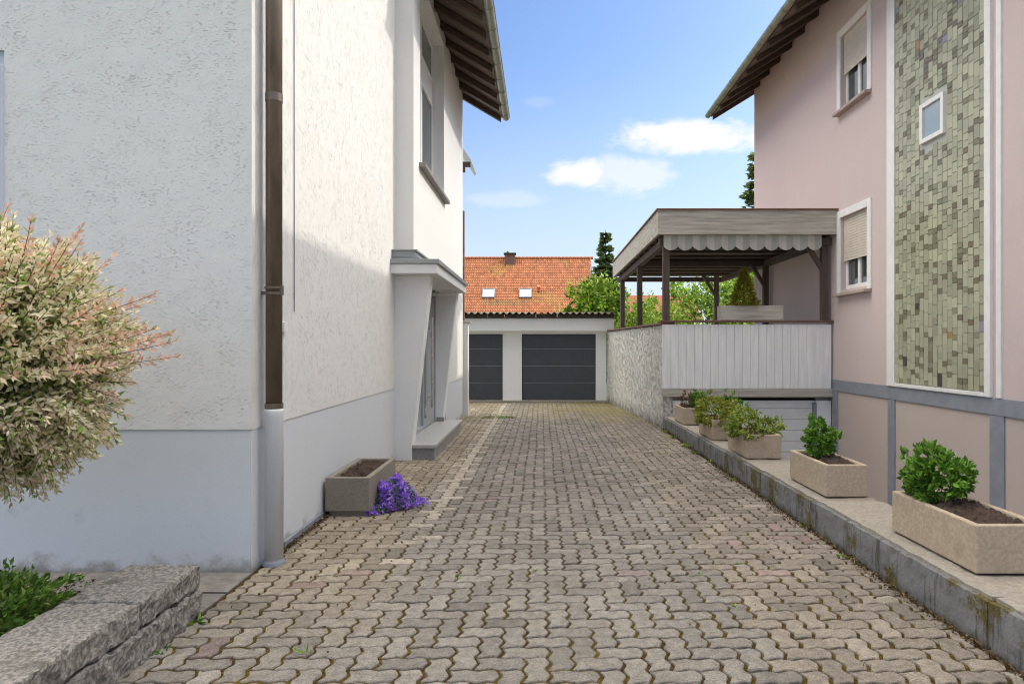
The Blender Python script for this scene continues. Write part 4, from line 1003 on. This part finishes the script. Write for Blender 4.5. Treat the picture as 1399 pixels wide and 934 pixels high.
# ================================================================== WEEDS, LITTER
def weed(label, x, y, n, L, W, cols, spread=0.05, up=0.9, group=None, z=0.0):
    P, D = [], []
    for k in range(n):
        a = random.uniform(0, 2*math.pi); P.append((x+random.gauss(0, spread*0.35), y+random.gauss(0, spread*0.35), z-0.006)); D.append((math.cos(a), math.sin(a), random.uniform(0.25, 1.3)*up))
    o = leaf_object('weed', P, D, L*rng.uniform(0.6, 1.2, n), W, palette(cols, n), origin=(x, y, z)); tag(o, label, 'weed', group); return o
weed('bright green dandelion-like weed at the corner foot of the granite edging', -2.06, 3.98, 16, 0.085, 0.020, G1, up=0.8)
weed('small green weed at the granite edging foot nearer the camera', -2.06, 3.60, 8, 0.06, 0.018, G1)
weed('single upright grass weed in a paving joint near the bottom left', -1.27, 3.58, 5, 0.07, 0.012, G1, 0.02, 1.5)
weed('dry yellow-green grass tuft on the paving far left before the garage', -1.2, 15.2, 40, 0.12, 0.014, [(0.25, 0.20, 0.05), (0.13, 0.18, 0.03)], 0.22)
weed('fresh green grass tuft on the far paving before the left garage door', -0.93, 15.2, 45, 0.13, 0.014, G1, 0.16)
weed('third grass tuft in the row on the far paving, rightmost of the three', -0.70, 15.2, 35, 0.10, 0.014, [(0.22, 0.20, 0.05), (0.10, 0.17, 0.03)], 0.14)
weed('largest leafy weed tuft at the foot of the low grey wall, toward its far end', 2.385, 10.9, 40, 0.10, 0.03, G2, 0.12)
for yw, nn, ll in ((9.4, 14, .07), (8.2, 10, .05), (7.3, 9, .045), (6.1, 8, .05), (5.2, 10, .045), (10.2, 18, .07), (11.9, 22, .08), (12.7, 26, .09)):
    weed('small green weed at the foot of the low grey wall', 2.375+random.uniform(-.02, .01), yw, nn, ll, 0.022, G2, 0.06, group='weeds along the foot of the low grey wall')
weed('green weed growing at the foot of the rough white wall', 2.36, 17.3, 40, 0.14, 0.03, G1, 0.25)
for (px, py) in ((862, 650), (1008, 770), (955, 784), (1005, 828), (730, 780), (797, 745), (600, 700), (690, 690), (880, 800), (712, 596), (925, 690), (1055, 775), (820, 617), (815, 622), (625, 790)):
    Y = F*H/(py-472); weed('tiny green seedling in a paving joint', (px-740)*Y/F, Y, 6, 0.035, 0.010, G1, 0.03, 1.0, group='seedlings in the paving joints')
# brown leaf litter and crumbs along the wall feet
n = 5200; P = np.zeros((n, 3)); y = rng.uniform(0.8, 13.2, n); P[:, 1] = y
P[:, 0] = 2.405-np.abs(rng.normal(0, 0.030, n))*(1+0.6*np.sin(y*3.1)); P[:, 2] = 0.002+rng.random(n)*0.012
k = 700; P[:k, 1] = rng.uniform(5.1, 6.5, k); P[:k, 0] = -2.10+np.abs(rng.normal(0, 0.02, k))+0.02
k2 = k+500; P[k:k2, 1] = rng.uniform(13.3, 19.3, 500); P[k:k2, 0] = 2.39-np.abs(rng.normal(0, 0.12, 500))
k3 = k2+450; P[k2:k3, 1] = rng.uniform(4.0, 4.45, 450); P[k2:k3, 0] = rng.uniform(-3.3, -2.53, 450); P[k2:k3, 2] = 0.08
k4 = k3+420; P[k3:k4, 0] = rng.uniform(-2.0, 2.3, 420); P[k3:k4, 1] = rng.uniform(2.5, 17, 420); P[k3:k4, 2] = 0.003
D = rdir(n); D[:, 2] = np.abs(D[:, 2])*0.5
stuff(leaf_object('leaf_litter', P, D, rng.uniform(0.010, 0.032, n), rng.uniform(0.008, 0.018, n), palette([(0.10, 0.065, 0.035), (0.16, 0.10, 0.05), (0.07, 0.05, 0.03), (0.20, 0.14, 0.08)], n, 0.25), mat='litter'))

# ================================================================== LIGHT, SKY, CAMERA
EL, AZ = R(36.6), R(25.0)                       # azimuth measured from +X towards +Y
sdir = Vector((math.cos(EL)*math.cos(AZ), math.cos(EL)*math.sin(AZ), math.sin(EL)))
sun = bpy.data.lights.new('sun', 'SUN'); sun.energy = 2.0; sun.angle = R(0.8); sun.color = (1.0, 0.93, 0.82)
so = bpy.data.objects.new('sun', sun); col.objects.link(so); so.rotation_euler = sdir.to_track_quat('Z', 'Y').to_euler()
w = bpy.data.worlds.new('World'); scene.world = w; w.use_nodes = True
t = NT(w.node_tree); bg = w.node_tree.nodes['Background']
sky = t.n('ShaderNodeTexSky', sky_type='NISHITA'); sky.sun_disc = False; sky.sun_elevation = EL; sky.sun_rotation = math.pi/2-AZ
sky.air_density = 1.0; sky.dust_density = 1.6; sky.ozone_density = 1.2
tc = t.n('ShaderNodeTexCoord'); sx = t.n('ShaderNodeSeparateXYZ'); t.put(sx.inputs[0], tc.outputs['Generated'])
yy = t.math('MAXIMUM', sx.outputs[1], 0.02); U = t.math('DIVIDE', sx.outputs[0], yy); V = t.math('DIVIDE', sx.outputs[2], yy)
cv = t.n('ShaderNodeCombineXYZ'); t.put(cv.inputs[0], U); t.put(cv.inputs[1], t.math('MULTIPLY', V, 1.7))
FILL_BANK = 41.0  # brightness of the added unseen clouds that lift the shade
n1 = t.noise(cv.outputs[0], 9, 8, 0.62, 0.4); n2 = t.noise(cv.outputs[0], 34, 6, 0.65)
nz = t.math('ADD', t.math('MULTIPLY', t.math('SUBTRACT', n1, 0.5), 1.5), t.math('MULTIPLY', t.math('SUBTRACT', n2, 0.5), 0.6))
mask = None
# drifting cumulus: (azimuth tangent, elevation tangent, half sizes, density)
for (cx, cy, rx, ry, dens) in ((930, 186, 125, 32, 1.0), (1120, 185, 150, 30, 0.9), (795, 236, 62, 28, 1.0), (850, 238, 100, 33, 0.6), (690, 272, 70, 16, 0.28), (735, 140, 40, 14, 0.12), (300, 120, 260, 60, 0.8), (1700, 260, 260, 60, 0.8)):
    du = t.math('DIVIDE', t.math('SUBTRACT', U, (cx-740)/F), rx/F); dv = t.math('DIVIDE', t.math('SUBTRACT', V, (472-cy)/F), ry/F)
    e = t.math('SUBTRACT', 1.0, t.math('SQRT', t.math('ADD', t.math('MULTIPLY', du, du), t.math('MULTIPLY', dv, dv))))
    a = t.math('MULTIPLY', t.ramp(t.math('ADD', e, nz), 0.06, 0.60), dens)
    a = t.math('MULTIPLY', a, t.ramp(e, -0.35, 0.1))
    mask = a if mask is None else t.math('MAXIMUM', mask, a)
mask = t.math('MULTIPLY', mask, t.ramp(sx.outputs[1], 0.05, 0.2))
CLOUD = 6.6
blue = t.mix(1.0, sky.outputs[0], (0.96, 1.13, 1.40), 'MULTIPLY')
blue = t.mix(t.ramp(sx.outputs[2], 0.42, 0.02, 0.0, 0.80), blue, (4.9, 5.55, 6.3))   # pale air towards the horizon
cl = t.mix(mask, blue, (CLOUD, CLOUD*1.0, CLOUD*1.02))
# added bright cloud bank, out of frame overhead and behind, to fill the shade
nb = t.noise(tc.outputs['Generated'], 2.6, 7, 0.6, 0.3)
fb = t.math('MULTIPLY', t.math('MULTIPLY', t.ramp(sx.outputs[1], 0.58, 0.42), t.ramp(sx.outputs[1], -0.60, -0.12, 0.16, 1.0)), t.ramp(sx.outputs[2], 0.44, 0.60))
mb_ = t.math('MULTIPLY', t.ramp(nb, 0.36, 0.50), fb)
cl = t.mix(mb_, cl, (FILL_BANK, FILL_BANK*0.955, FILL_BANK*0.86))
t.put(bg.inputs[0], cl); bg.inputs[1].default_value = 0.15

cam = bpy.data.cameras.new('camera'); cam.sensor_width = 36; cam.lens = 36*F/1399
cam.shift_x = -40.5/1399; cam.shift_y = 5/1399; cam.clip_start = 0.05; cam.clip_end = 3000
co = bpy.data.objects.new('camera', cam); col.objects.link(co); co.location = (0, 0, H); co.rotation_euler = (R(90), 0, 0)
scene.camera = co
scene.view_settings.view_transform = 'Standard'; scene.view_settings.look = 'None'; scene.view_settings.gamma = 1
scene.view_settings.exposure = 0.07
scene.cycles.pixel_filter_type = 'BLACKMAN_HARRIS'; scene.cycles.filter_width = 1.05
scene.cycles.max_bounces = 8; scene.cycles.diffuse_bounces = 5
